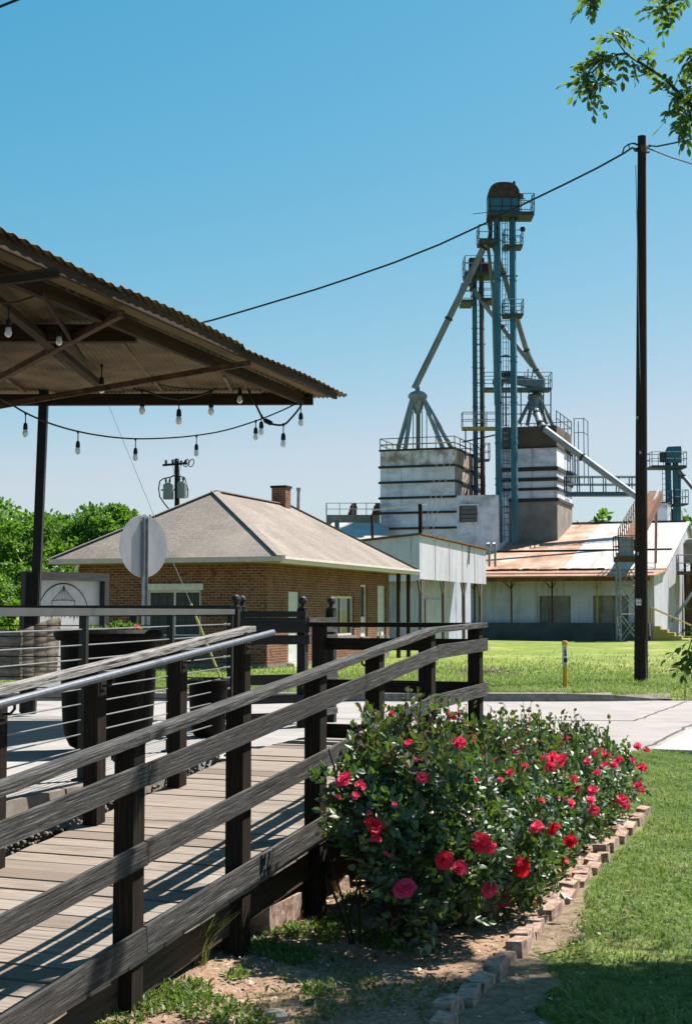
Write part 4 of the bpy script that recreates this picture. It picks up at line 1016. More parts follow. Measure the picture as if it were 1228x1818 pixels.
# --- west silo
LY = 104.0; c1 = uflat(at(807, 850, LY)); L1 = lsolve(c1, fL, 675); R1 = lsolve(c1, fR, 853); zt1 = zat(797, LY)
si = thing('grain_silo', 'square banded silo with rusty top band carrying a spouted distributor, left of the two', 'silo', c1 + fL * 2 + fR * 3)
bz = [zat(y, LY) for y in (797, 825, 853, 881, 908, 936)]
mb = MB(); quadbox(mb, c1, fL, fR, L1, R1, bz[1], bz[0]); mb.build('top_band', M['silo_top'], si)
mb = MB(); quadbox(mb, c1, fL, fR, L1, R1, -.3, bz[1]); mb.build('wall', M['silo'], si)
mb = MB(); q = c1 + outR * .03; wl(mb, q, fR, R1, bz[4], bz[1] - .06, bz[1] - .06, outR); mb.build('side_cladding', M['side_rust'], si)
mb = MB(); wl(mb, c1 + outR * .03, fR, R1, bz[1] + .06, bz[0], bz[0], outR); mb.build('side_band', M['side_rust'], si)
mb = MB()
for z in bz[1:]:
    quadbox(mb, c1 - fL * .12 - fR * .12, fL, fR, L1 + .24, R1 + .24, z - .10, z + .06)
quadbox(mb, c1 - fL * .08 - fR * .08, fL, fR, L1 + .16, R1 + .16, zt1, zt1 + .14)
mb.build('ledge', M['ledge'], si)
cs = [c1 + V3 * zt1, c1 + fR * R1 + V3 * zt1, c1 + fR * R1 + fL * L1 + V3 * zt1, c1 + fL * L1 + V3 * zt1]
railing(si, cs, .95, M['teal_thin'], .035, 1.6, True)
mb = MB(); mb.tube([cs[0] + V3 * .5, cs[3] + V3 * .5], .045, 5); mb.tube([cs[0] + V3 * .5, cs[1] + V3 * .5], .04, 5); mb.build('yellow_hand_rail', M['yellow_rail'], si)
# --- annex with the dark window between silo and legs
an = thing('elevator_annex', 'flat-topped grey annex with one dark louvred window between the silos', 'annex', c1 - fL * 1.4 + fR * 2)
aw = -lsolve(c1, fL, 881); za = zat(880, LY)
o_ = c1 + outF * .03; opn = [(lsolve(c1, -fL, 815), lsolve(c1, -fL, 848), zat(928, LY), zat(898, LY))]
mb = MB(); wall_poly(mb, o_, -fL, aw, opn, -.3, za, outF, .3)
wl(mb, o_ - fL * aw, fR, 5, -.3, za, za, outR); q = [o_, o_ - fL * aw, o_ - fL * aw + fR * 5, o_ + fR * 5]; mb.face([p + V3 * za for p in q]); mb.build('wall', M['silo'], an)
mb = MB(); s0, s1, a_, b_ = opn[0]; back = -outF * .2
mb.face([o_ - fL * s0 + V3 * a_ + back, o_ - fL * s1 + V3 * a_ + back, o_ - fL * s1 + V3 * b_ + back, o_ - fL * s0 + V3 * b_ + back]); wn = mb.build('window', M['pane'], an)
mb = MB()
for k in range(1, 4): z = a_ + (b_ - a_) * k / 4; mb.beam(o_ - fL * s0 + V3 * z - outF * .1, o_ - fL * s1 + V3 * z - outF * .1, .12, .07 if k == 2 else .03)
mb.build('louvre', M['silo_brown'], wn)
mb = MB()
for z in (a_ - .05, b_ + .05): mb.beam(o_ - fL * (s0 - .1) + V3 * z + outF * .03, o_ - fL * (s1 + .1) + V3 * z + outF * .03, .08, .10)
for s in (s0 - .05, s1 + .05): mb.beam(o_ - fL * s + V3 * a_ + outF * .03, o_ - fL * s + V3 * b_ + outF * .03, .10, .08, up=outF)
mb.build('window_trim', M['silo'], wn)
# --- east silo
EY = 106.0; c2 = uflat(at(988, 850, EY)); L2 = lsolve(c2, fL, 887); R2 = lsolve(c2, fR, 1016); zt2 = zat(755, EY)
si2 = thing('grain_silo', 'taller square silo with dark brown top band behind the blue elevator legs', 'silo', c2 + fL * 2 + fR * 3)
bz2 = [zat(y, EY) for y in (755, 793, 829, 848, 866, 885)]
mb = MB(); quadbox(mb, c2, fL, fR, L2, R2, bz2[1], bz2[0]); mb.build('top_band', M['silo_brown'], si2)
mb = MB(); quadbox(mb, c2, fL, fR, L2, R2, bz2[5], bz2[1]); mb.build('wall', M['silo'], si2)
mb = MB(); quadbox(mb, c2, fL, fR, L2, R2, -.3, bz2[5]); mb.build('base', M['silo_conc'], si2)
mb = MB()
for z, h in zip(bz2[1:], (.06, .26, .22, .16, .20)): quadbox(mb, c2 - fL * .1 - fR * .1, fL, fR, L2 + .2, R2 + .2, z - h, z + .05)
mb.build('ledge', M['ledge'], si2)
cs2 = [c2 + V3 * zt2, c2 + fR * R2 + V3 * zt2, c2 + fR * R2 + fL * L2 + V3 * zt2, c2 + fL * L2 + V3 * zt2]
railing(si2, cs2[:3], 1.1, M['teal_thin'], .035, 1.6, False)
# stair cage on the right face
mb = MB(); o2 = c2 + fR * R2 * .55 + outR * .15
for k in range(6): q = o2 + fR * (k * .55) + outR * (.35 if k % 2 else .05); mb.tube([q + V3 * bz2[3], q + V3 * (zt2 - 1.2)], .04, 5)
for z in (bz2[3], bz2[2], zt2 - 1.2): mb.beam(o2 + V3 * z, o2 + fR * 3 + V3 * z, .5, .10)
mb.build('stair_cage', M['teal_thin'], si2)
# platform on thin posts standing off the east silo's far corner
mb = MB()
for f in (0, 1):
    for g in (0, 1): q = c2 + fR * (R2 * .75 + f * 2.0) + outR * (.5 + g * .75); mb.tube([q + V3 * (zt2 - 4), q + V3 * (zt2 + 1.15)], .035, 5)
for z in (zt2 - 2.2, zt2 - .0, zt2 + 1.1):
    mb.tube([c2 + fR * (R2 * .75) + outR * 1.25 + V3 * z, c2 + fR * (R2 * .75 + 2) + outR * 1.25 + V3 * z], .03, 5); mb.tube([c2 + fR * (R2 * .75) + outR * .5 + V3 * z, c2 + fR * (R2 * .75) + outR * 1.25 + V3 * z], .03, 5)
mb.build('ladder_cage', M['teal_thin'], si2)

# --- main bucket elevator: two blue trunks, head, platforms
GY = 104.2
def leg(label, xs_, GY, ytop, ybot, w, mtr, trunk2=None):
    q = at(sum(xs_) / 2, ybot, GY)
    o = thing('bucket_elevator', label, 'bucket elevator', (q.x, GY, q.z))
    for k, px in enumerate(xs_):
        x = at(px, 700, GY).x; mb = MB(); z0, z1 = zat(ybot, GY), zat(ytop, GY)
        az = math.atan2(fR.y, fR.x)
        mb.beam((x, GY, z0), (x, GY, z1), w, w * 1.25, up=fR)
        z = z0 + 1.2
        while z < z1: mb.box((x, GY, z), (w * 1.45, w * 1.2, .10), az); z += 3.05
        mb.build('trunk', (trunk2 if (k and trunk2) else mtr), o)
    return o
ml = leg('tall twin-trunk blue bucket elevator with a rounded rusty head, tallest thing in the yard', (884, 911.5), GY, 384, 963, .40, M['teal'])
M['trunk_rust'] = mat('rusty_trunk', [(.3, (.10, .07, .055)), (.7, (.24, .17, .13))], 1.5, 'uv', (.3, 1, 1), rough=.7, metal=.1, bmp=.1)
M['head'] = mat('rust_brown_hood', [(.3, (.05, .026, .018)), (.6, (.12, .06, .038)), (.85, (.24, .15, .10))], 2.2, 'pos', rough=.6, metal=.2, bmp=.2)
dF = -fL                                    # points to the right along the fronts
def P_(px, py, Y=None): return at(px, py, Y or GY)
hx0, hx1 = P_(864.5, 360).x, P_(921, 360).x; hz0, hz1 = zat(378, GY), zat(354, GY); hcx = (hx0 + hx1) / 2; hr = (hx1 - hx0) / 2
def hoodpoly(y): 
    pts = [(hx0, hz1), ]
    ztop = zat(327, GY)
    for t in np.linspace(math.pi, 0, 15): pts.append((hcx + hr * math.copysign(abs(math.cos(t)) ** .72, math.cos(t)), hz1 + (ztop - hz1) * math.sin(t) ** .85))
    return [Vector((x, y, z)) for x, z in pts]
mb = MB(); mb.prism(hoodpoly(GY - .62), (0, 1.24, 0)); mb.build('head_hood', M['head'], ml)
mb = MB(); mb.box((hcx, GY, (hz0 + hz1) / 2), (2 * hr - .02, 1.22, hz1 - hz0)); mb.build('head_casing', M['teal'], ml)
mb = MB()
for px in (868, 889, 905, 919): x = P_(px, 360).x; mb.box((x, GY - .63, (hz0 + hz1) / 2), (.07, .05, hz1 - hz0))
mb.box((hcx, GY - .63, hz1), (2 * hr + .05, .06, .08)); mb.box((hcx, GY - .64, hz0 + .35), (2 * hr, .05, .06)); mb.build('head_rib', M['ledge'], ml)
mb = MB(); mb.tube([P_(912, 336), P_(912, 322)], .10, 8); mb.tube([P_(908, 340), P_(908, 325)], .06, 8); mb.build('vent_pipe', M['head'], ml)
mb = MB(); mb.lathe(P_(921, 347, GY - .3), [(.16, -.3), (.26, -.25), (.26, .2), (.12, .3)], 12, (1, .2, 0)); mb.hexa([P_(914, 354, GY - .5), P_(933, 354, GY - .5), P_(933, 354, GY + .4), P_(914, 354, GY + .4), P_(914, 346, GY - .5), P_(921, 346, GY - .5), P_(921, 346, GY + .4), P_(914, 346, GY + .4)]); mb.build('drive_motor', M['ink'], ml)
# head platform
pf = lambda x0, x1, py, d0, d1, t=.16: [Vector((P_(x0, py).x, GY + d0, zat(py, GY))), Vector((P_(x1, py).x, GY + d0, zat(py, GY))), Vector((P_(x1, py).x, GY + d1, zat(py, GY))), Vector((P_(x0, py).x, GY + d1, zat(py, GY)))]
def platform(o, x0, x1, py, d0, d1, m, rails=True, t=.16, h=1.05, mr=None, closed=True, r=.03):
    q = pf(x0, x1, py, d0, d1); mb = MB(); mb.hexa([p - V3 * t for p in q] + q)
    n = mb.build('platform', M['platform_steel'] if m is M['teal'] else m, o)
    if rails: railing(o, q, h, mr or M['teal_thin'], r, 1.0, closed)
    return q
q = platform(ml, 865, 945, 381, -.9, 1.0, M['teal'], False, .28)
railing(ml, [Vector((P_(922, 381).x, GY - .85, q[0].z)), q[1], q[2], Vector((P_(922, 381).x, GY + .95, q[0].z))], 1.35, M['teal_thin'], .035, 1.1)
mb = MB(); mb.tube([P_(943, 345), P_(946, 380)], .03, 5); mb.tube([P_(838, 380, GY), P_(865, 377, GY)], .03, 5); mb.build('aerial', M['teal_thin'], ml)
mb = MB()
for px in (872, 888, 906, 916): 
    mb.beam(P_(px, 383, GY), P_(px, 392, GY), .16, .5)
mb.build('platform_bracket', M['head'], ml)
# discharge chute and the small platform under it
mb = MB(); mb.hexa([P_(866, 408, GY - .3), P_(874, 408, GY - .3), P_(874, 408, GY + .3), P_(866, 408, GY + .3), P_(863, 382, GY - .4), P_(874, 382, GY - .4), P_(874, 382, GY + .4), P_(863, 382, GY + .4)])
mb.hexa([P_(864, 430, GY - .25), P_(873, 430, GY - .25), P_(873, 430, GY + .25), P_(864, 430, GY + .25), P_(867, 408, GY - .3), P_(874, 408, GY - .3), P_(874, 408, GY + .3), P_(867, 408, GY + .3)]); mb.build('discharge_chute', M['head'], ml)
platform(ml, 848, 880, 430, -1.0, .9, M['teal'], True, .22)
platform(ml, 893, 926, 437, -.6, .9, M['teal'], True, .14)
platform(ml, 893, 927, 559, -.6, .9, M['teal'], True, .14)
mb = MB(); mb.lathe(P_(927, 407, GY), [(.05, -.2), (.19, -.12), (.19, .14), (.05, .2)], 10, (1, -.4, 0)); mb.build('flood_lamp', M['ink'], ml)
ladder(ml, (P_(897, 600).x, GY + .1), zat(960, GY), zat(388, GY), Vector((1, 0, 0)), M['teal_thin'], .40, Vector((0, -1, 0)) * .5)
for py in (490, 559, 633, 705, 777, 850, 900): mb = MB(); mb.beam(P_(878, py), P_(918, py), .10, .10); mb.build('trunk_tie', M['teal'], ml)
mb = MB(); mb.tube([P_(866, 440, GY + .5), P_(875, 520, GY + .8), P_(880, 720, GY + 1.2)], .13, 8); mb.build('return_pipe', M['spout_rust'], ml)
# --- rear leg
BY = 109.0
l2 = leg('shorter thin rusty bucket elevator standing behind and left of the tall blue one', (843, 855.5), BY, 487, 960, .30, M['teal'], M['trunk_rust'])
GY_keep = GY; GY = BY
P_ = lambda px, py, Y=None: at(px, py, Y or BY)
mb = MB(); mb.box((P_(845, 474).x, BY, zat(474, BY)), (1.15, .9, 1.25)); mb.box((P_(860, 479).x, BY, zat(479, BY)), (.6, .6, .6)); mb.lathe(P_(865, 469, BY - .2), [(.1, -.3), (.2, -.25), (.2, .2), (.1, .3)], 10, (1, 0, 0)); mb.build('head_casing', M['head'], l2)
platform(l2, 823, 878, 487, -1.1, 1.1, M['teal'], True, .26, 1.2)
platform(l2, 817, 838, 538, -1.3, 1.1, M['teal'], True, .2, 1.25)
platform(l2, 852, 875, 533, -.9, 1.1, M['teal'], True, .2, 1.2)
ladder(l2, (P_(849, 600).x, BY - .2), zat(940, BY), zat(500, BY), Vector((1, 0, 0)), M['teal_thin'], .32)
for py in (611, 680, 752, 830): mb = MB(); mb.beam(P_(838, py), P_(861, py), .08, .08); mb.build('trunk_tie', M['teal'], l2)
GY = GY_keep; P_ = lambda px, py, Y=None: at(px, py, Y or GY)
# --- spouts
def spout(label, pts, r, m='spout', bands=2, group='grain spouts'):
    P = [at(*p) for p in pts]; o = tag(MB().tube(P, r, 12).build('grain_spout', M[m]), label, 'spout', group)
    L = len(P) - 1
    for k in range(1, bands + 1):
        mb = MB(); t = k / (bands + 1) * L; i = min(int(t), L - 1); q = P[i].lerp(P[i + 1], t - i); d = (P[i + 1] - P[i]).normalized()
        mb.lathe(q, [(r, -.09), (r + .06, -.08), (r + .06, .08), (r, .09)], 12, d)
        mb.build('coupling', M['ledge'], o)
    return o
DY1 = 106.5
spout('long slanting spout from the tall elevator head down to the left distributor', [(869, 425, GY - .2), (858, 440, GY), (735, 690, DY1 - .3)], .24, 'spout_rust', 3)
spout('dark slanting spout from the tall elevator to the right distributor', [(874, 430, GY + .6), (893, 485, GY + 1), (934, 622, 107.5), (951, 658, 107.8), (962, 672, 108)], .20, 'spout_rust', 3)
spout('bright zinc spout crossing behind the blue trunks to the right distributor', [(832, 497, BY - .4), (838, 512, BY - .3), (945, 650, 108.3)], .20, 'spout', 3)
spout('long bright spout running down right from the right silo top toward the barn', [(946, 712, 107), (957, 750, 104.5), (968, 763, 103.8), (1132, 884, 102)], .25, 'spout', 4)
# distributors
def distributor(label, px, py, Y, feet, s=1.0, hop=True):
    c = at(px, py, Y); o = thing('grain_distributor', label, 'distributor', c, 'spout distributors')
    mb = MB(); mb.lathe(c, [(.15 * s, .75 * s), (.18 * s, .45 * s), (.55 * s, .3 * s), (.72 * s, .1 * s), (.72 * s, -.1 * s), (.45 * s, -.35 * s), (.40 * s, -.9 * s), (.22 * s, -1.3 * s)], 16); mb.build('body', M['spout'], o)
    for fx, fy, fY in feet:
        mb = MB(); e = at(fx, fy, fY); st = c + Vector((math.copysign(.4, e.x - c.x) * s * min(1, abs(e.x - c.x)), (e.y - c.y) * .1, -.1)); mb.tube([st, e], .17 * s, 10); mb.build('down_spout', M['spout'], o)
    return o
d1 = distributor('umbrella of blue-grey spouts on top of the left silo', 741, 704, DY1, [(706, 797, 107.5), (719, 798, 105.5), (742, 797, 108.5), (786, 797, 105.2), (801, 795, 106.8)])
mb = MB()
for x in (733, 749, 757): mb.tube([at(x, 730, DY1 + .4), at(x, 797, DY1 + .5)], .035, 5)
mb.build('support', M['teal_thin'], d1)
d2 = distributor('cone of short bright spouts on top of the right silo', 950, 706, 108.0, [(921, 750, 107.2), (935, 755, 109), (960, 752, 107.4), (970, 752, 107.2), (981, 755, 109)], .85)
# --- conveyor gallery above the right silo
cg = thing('drag_conveyor', 'short enclosed conveyor on a railed walkway above the right silo', 'conveyor', at(915, 690, 107.2))
GY = 107.2
mb = MB(); mb.beam(at(890, 670, 107.2), at(962, 684, 107.2), .7, .62); mb.build('casing', M['spout_rust'], cg)
mb = MB(); mb.lathe(at(884, 678, 106.8), [(.2, -.4), (.42, -.3), (.42, .3), (.2, .4)], 12, (1, .2, 0)); mb.box(at(898, 664, 107), (1.0, .5, .4)); mb.build('drive_motor', M['ink'], cg)
platform(cg, 857, 976, 691, -.9, .9, M['teal_thin'], True, .14, 1.15)
mb = MB()
for px in (892, 897, 924, 938, 964, 977):
    for d in (-.8, .8): mb.tube([at(px, 692, 107.2 + d), at(px, 757, 107.2 + d)], .05, 5)
for py in (719, 735): mb.tube([at(890, py, 106.4), at(977, py, 106.4)], .04, 5)
mb.build('support', M['teal_thin'], cg)
mb = MB(); mb.tube([at(962, 672, 108), at(962, 690, 108), at(953, 700, 108)], .24, 10); mb.tube([at(937, 655, 107.8), at(934, 692, 107.4)], .05, 5); mb.tube([at(946, 655, 107.8), at(939, 692, 107.4)], .05, 5); mb.build('inlet', M['spout'], cg)
# --- high walkways
wk = thing('catwalk', 'yellowish high catwalk from the rear elevator toward the blue trunks', 'catwalk', at(850, 762, 107))
GY = 106.8
platform(wk, 820, 884, 759, -.5, .5, M['yellow_rail'], True, .2, 1.1, M['galv'])
mb = MB(); mb.tube([at(826, 762, 106.8), at(826, 815, 106.8)], .05, 5); mb.tube([at(820, 785, 106.8), at(880, 772, 106.8)], .06, 5); mb.build('strut', M['teal_thin'], wk)
wk2 = thing('catwalk', 'long blue truss catwalk running right from the right silo toward the pole', 'catwalk', at(1070, 876, 106))
GY = 106.0
platform(wk2, 1003, 1142, 874, -.5, .5, M['teal_thin'], True, .30, 1.15, M['teal_thin'], r=.045)
lk = thing('caged_landing', 'small caged landing beside the rusty rear trunk', 'landing', at(862, 815, 108)); GY = 108.0
platform(lk, 856, 868, 816, -.5, .5, M['teal_thin'], True, .12, 1.2); 
mb = MB(); mb.beam(at(856, 818, 108.3), at(845, 822, 108.9), .08, .08); mb.build('strut', M['teal_thin'], lk)

# --- barn in front of the silos
QB = Vector((18.35, 86.2, 0)); dL = fL; dB = fR; LB = 16.0
ze = zat(1021, 86.2); zk = zat(1011, 93.6); DK = 7.6; Rg = lsolve(QB, dB, 1219); zg = zat(926, QB.y + dB.y * Rg)
barn = thing('barn_warehouse', 'long low tin-roofed warehouse with loading dock, rusty eave and whitish upper roof', 'warehouse', QB + dL * 8 + dB * 5)
M['roof_tin'] = corr_mat('patched_tin_roof', [(.35, (.50, .46, .43)), (.5, (.62, .59, .56)), (.7, (.72, .70, .68))], .9, .25, .6, .1, over=[((.40, .32, .27), 1.1, (2.0, .10, 1), .54, .72), ((.50, .30, .20), .55, (1.2, .5, 1), .58, .70)], sc=.35)
M['roof_tin_rust'] = corr_mat('rust_stained_tin_roof', [(.34, (.36, .16, .09)), (.50, (.55, .33, .22)), (.68, (.76, .60, .52))], .9, .25, .7, .1, over=[((.24, .12, .08), .5, (1.6, .35, 1), .56, .74)], sc=.5)
M['roof_rust'] = corr_mat('rusty_awning_tin', [(.3, (.32, .14, .08)), (.55, (.50, .27, .17)), (.8, (.62, .42, .32))], .5, .3, .75, .1, over=[((.12, .06, .04), .9, (.4, 2.0, 1), .60, .72)])
def bq(l, d, z): return QB + dL * l + dB * d + V3 * z
def slab(name, P, t, m, par, d, dn):
    mb = MB(); mb.face(P, [(p.dot(d), p.dot(dn)) for p in P]); o = mb.build(name, m, par); s = o.modifiers.new('t', 'SOLIDIFY'); s.thickness = t; s.offset = -1; return o
slab('awning_roof', [bq(LB, 0, ze), bq(-.3, 0, ze), bq(-.3, DK, zk), bq(LB, DK, zk)], .10, M['roof_rust'], barn, dL, dB)
slab('roof', [bq(6.6, DK - .3, zk + .05), bq(-.25, DK - .3, zk + .05), bq(-.25, Rg, zg), bq(6.6, Rg, zg)], .10, M['roof_tin'], barn, dL, dB)
slab('roof_patch', [bq(LB, DK - .3, zk + .03), bq(6.61, DK - .3, zk + .03), bq(6.61, Rg, zg - .02), bq(LB, Rg, zg - .02)], .10, M['roof_tin_rust'], barn, dL, dB)
slab('rear_roof', [bq(LB, Rg, zg), bq(-.25, Rg, zg), bq(-.25, Rg + 12, zg - 3.5), bq(LB, Rg + 12, zg - 3.5)], .10, M['roof_tin'], barn, dL, dB)
DKZ = zat(1106, 88.5)
opb = [(5.9, 10.6, DKZ, zat(1040, 88.5)), (11.3, 12.3, DKZ, zat(1040, 88.5)), (2.6, 5.2, DKZ, zat(1040, 88.5))]
mb = MB(); wall_poly(mb, QB + dB * 2.4, dL, LB, [(a - .4, b - .4, c, d) for a, b, c, d in ((5.6, 7.6, DKZ, ze - 1.2), (2.0, 4.2, DKZ, ze - 1.2))], DKZ - 1.5, zk - .3, -dB, .25); mb.build('front_wall', M['shed_skin'], barn)
for a, b_ in ((5.2, 7.2), (1.6, 3.8)):
    mb = MB(); o0 = QB + dB * 2.6; mb.hexa([o0 + dL * x + dB * y + V3 * z for z in (DKZ, ze - 1.2) for x, y in ((a, 0), (a, .06), (b_, .06), (b_, 0))]); mb.build('sliding_door', M['shed_brown'], barn)
mb = MB(); g = [bq(0, 2.4, -.3), bq(0, Rg + 12, -.3), bq(0, Rg + 12, zg - 3.7), bq(0, Rg, zg - .15), bq(0, DK, zk - .1), bq(0, 2.4, zk - .35)]
mb.face(g, [(p.dot(dB), p.z) for p in g]); mb.build('gable_wall', M['shed_skin'], barn)
mb = MB(); g = [p + dL * (LB - .1) for p in g]; mb.face(g[::-1]); mb.build('gable_wall', M['shed_skin'], barn)
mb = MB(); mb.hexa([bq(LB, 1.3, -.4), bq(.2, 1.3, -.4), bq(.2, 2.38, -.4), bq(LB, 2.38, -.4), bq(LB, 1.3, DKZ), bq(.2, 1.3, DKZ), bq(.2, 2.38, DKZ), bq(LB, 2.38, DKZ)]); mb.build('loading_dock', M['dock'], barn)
mb = MB(); mb.beam(bq(LB, .25, ze - .2), bq(0, .25, ze - .2), .10, .26); mb.build('eave_beam', M['rust'], barn)
for l in (.35, 3.4, 6.2, 8.8, 11.2, 13.4):
    mb = MB(); mb.tube([bq(l, 1.45, DKZ), bq(l, 1.45, ze - .05)], .06, 6); mb.tube([bq(l, 1.45, ze - .8), bq(l + .5, .5, ze - .1)], .035, 5); mb.tube([bq(l, 1.45, ze - .8), bq(l - .5, .5, ze - .1)], .035, 5); mb.build('awning_post', M['yellow_rail' if l in (.35, 3.4) else 'rusty_steel'], barn)
mb = MB()
for l in np.arange(.4, LB, .45): mb.beam(bq(l, .1, ze - .10), bq(l, 2.3, ze + .02), .05, .10)
mb.build('rafter', M['rust'], barn)
mb = MB(); mb.beam(bq(LB, DK + 6, zk + (zg - zk) * 6 / (Rg - DK) + .12), bq(.0, DK + 6, zk + (zg - zk) * 6 / (Rg - DK) + .12), .16, .12); mb.beam(bq(LB, Rg, zg + .06), bq(0, Rg, zg + .06), .5, .08); mb.build('roof_pipe', M['ledge'], barn)
mb = MB(); rr2 = random.Random(9)
for k in range(26): l = 4 + k * .42; q = bq(l, DK - .35 + rr2.uniform(-.3, .2), zk + .02); mb.box(q, (rr2.uniform(.3, .7), rr2.uniform(.3, .6), rr2.uniform(.06, .22)), rr2.uniform(0, 2))
mb.build('torn_roof_edge', M['head'], barn)
st = thing('dock_steps', 'yellow-edged concrete steps with a sloping hand rail at the right end of the dock', 'steps', bq(-1, 1.6, -.2))
mb = MB()
for k in range(5): mb.hexa([bq(-.05 - k * .42, 1.2, -.4), bq(-.05 - k * .42, 2.3, -.4), bq(-.47 - k * .42, 2.3, -.4), bq(-.47 - k * .42, 1.2, -.4)][::-1] + [bq(-.05 - k * .42, 1.2, DKZ - .18 - k * .2), bq(-.05 - k * .42, 2.3, DKZ - .18 - k * .2), bq(-.47 - k * .42, 2.3, DKZ - .18 - k * .2), bq(-.47 - k * .42, 1.2, DKZ - .18 - k * .2)][::-1])
mb.build('treads', M['yellow_rail'], st)
mb = MB()
for e in (1.25, 2.25):
    mb.tube([bq(.1, e, DKZ + .95), bq(-2.4, e, DKZ - .2)], .035, 5); mb.tube([bq(.1, e, DKZ), bq(.1, e, DKZ + .95)], .035, 5); mb.tube([bq(-2.3, e, -.3), bq(-2.3, e, DKZ - .18)], .035, 5)
for k in range(5): mb.tube([bq(.15 + k * .12, 1.3, DKZ), bq(.15 + k * .12, 1.3, DKZ + .95)], .03, 5)
mb.build('hand_rail', M['yellow_rail'], st)
# two goose-neck vents on the roof by the shed
for k, px in enumerate((868, 878.5)):
    mb = MB(); Y = 90.5; mb.tube([at(px, 1006, Y), at(px, 968, Y), at(px - 1.5, 965, Y - .1), at(px - 4, 966, Y - .2), at(px - 4, 970, Y - .2)], .075, 8)
    tag(mb.build('vent_pipe', M['galv']), ['goose-neck vent pipe on the rusty roof nearest the grey shed', 'goose-neck vent pipe on the rusty roof, second from the grey shed'][k], 'vent pipe', 'goose-neck vents')
# --- scaffold tower with rusty inclined conveyor
sw = thing('scaffold_tower', 'rusty braced scaffold tower with a red platform in front of the warehouse', 'scaffold', at(1125, 1138, 84.5))
TYs = 84.5; GY = TYs
mb = MB(); xa, xb = at(1097, 1050, TYs).x, at(1136, 1050, TYs).x; zb_, zt_ = -.25, zat(990, TYs)
cs4 = [(xa, TYs - .6), (xb, TYs - .6), (xb, TYs + .7), (xa, TYs + .7)]
for x, y in cs4: mb.tube([(x, y, zb_), (x, y, zt_)], .05, 6)
mb.build('post', M['galv'], sw)
mb = MB(); nz = 3
for k in range(nz):
    za_, zc = zb_ + (zt_ - zb_) * k / nz, zb_ + (zt_ - zb_) * (k + 1) / nz
    for (x0, y0), (x1, y1) in zip(cs4, cs4[1:] + cs4[:1]):
        mb.tube([(x0, y0, za_), (x1, y1, zc)], .03, 5); mb.tube([(x1, y1, za_), (x0, y0, zc)], .03, 5); mb.tube([(x0, y0, zc), (x1, y1, zc)], .03, 5)
mb.build('brace', M['spout'], sw)
q = platform(sw, 1093, 1140, 988, -.8, .9, M['rusty_steel'], True, .32, 1.2, M['rusty_steel'])
mb = MB(); mb.box(at(1111, 972, TYs), (.75, .6, 1.1)); mb.box(at(1107, 985, TYs - .2), (.9, .5, .25)); mb.build('bin_box', M['spout'], sw)
ic = thing('inclined_conveyor', 'rusty inclined conveyor climbing from the scaffold toward the right bins behind the pole', 'conveyor', at(1110, 975, 85))
mb = MB(); a_, b_ = at(1118, 968, 85.5), at(1163, 880, 100); mb.beam(a_, b_, .9, .7); mb.build('trough', M['rust'], ic)
mb = MB(); mb.tube([at(1146, 925, 92.5), at(1169, 866, 100)], .10, 6); mb.build('chute', M['spout'], ic)
rl = [at(1097, 975, 85.2), at(1136, 905, 96)]; railing(ic, rl, 1.2, M['rusty_steel'], .035, 1.0)
mb = MB(); mb.tube([at(1163, 1000, 95), at(1164, 905, 97)], .09, 6); mb.tube([at(1162, 1020, 93), at(1163, 900, 97)], .04, 6); mb.build('leg', M['rusty_steel'], ic)
# --- right bins and leg
RY = 114.0; c5 = uflat(at(1184, 900, RY)); zb5 = zat(893, RY)
rb5 = thing('grain_bin', 'small square whitewashed bin rising behind the warehouse roof right of the pole', 'bin', c5 + fL + fR)
mb = MB(); quadbox(mb, c5, fL, fR, 2.4, 3.4, 0, zb5); mb.build('wall', M['silo'], rb5)
mb = MB(); quadbox(mb, c5 - fL * .1 - fR * .1, fL, fR, 2.6, 3.6, zat(927, RY) - .1, zat(927, RY)); quadbox(mb, c5 - fL * .1 - fR * .1, fL, fR, 2.6, 3.6, zb5, zb5 + .1); mb.build('ledge', M['ledge'], rb5)
railing(rb5, [c5 + V3 * zb5, c5 + fR * 3.4 + V3 * zb5], 1.0, M['teal_thin'], .035, 1.2)
mb = MB(); quadbox(mb, c5 + fR * 3.6 - fL * .6, fL, fR, 2.0, 2.6, 0, zat(898, RY)); mb.build('rear_bay', M['silo_conc'], rb5)
GY = 117.0; P_ = lambda px, py, Y=None: at(px, py, Y or GY)
l3 = leg('low blue bucket elevator with a boxy head at the right edge behind the pole', (1183, 1196), 117.0, 822, 925, .45, M['teal'])
mb = MB(); mb.tube([at(1205, 830, 117), at(1205, 925, 117)], .14, 8); mb.build('down_pipe', M['teal'], l3)
mb = MB(); q0 = [at(1180, 822, 116.3), at(1209, 822, 116.3), at(1209, 822, 118), at(1180, 822, 118)]; q1 = [at(1180, 800, 116.3), at(1209, 798, 116.3), at(1209, 798, 118), at(1180, 800, 118)]; q2 = [at(1184, 793, 116.4), at(1208, 792, 116.4), at(1208, 792, 117.9), at(1184, 793, 117.9)]
mb.hexa(q0 + q1); mb.hexa(q1 + q2); mb.build('head_casing', M['teal'], l3)
platform(l3, 1152, 1213, 828, -1.0, 1.0, M['teal'], True, .22, 1.1)
platform(l3, 1192, 1216, 895, -1.0, 1.0, M['teal'], True, .12, 1.1)
mb = MB(); mb.box(at(1176, 812, 116.2), (.5, .4, .8)); mb.build('drive_motor', M['ink'], l3)
ladder(l3, (at(1177, 860, 117).x, 116.6), zat(925, 117), zat(828, 117), Vector((1, 0, 0)), M['teal_thin'], .35)
spout('thin dark spout sloping down right from the low blue elevator at the right edge', [(1204, 836, 116.5), (1212, 846, 116), (1250, 892, 114)], .17, 'spout_rust', 1)
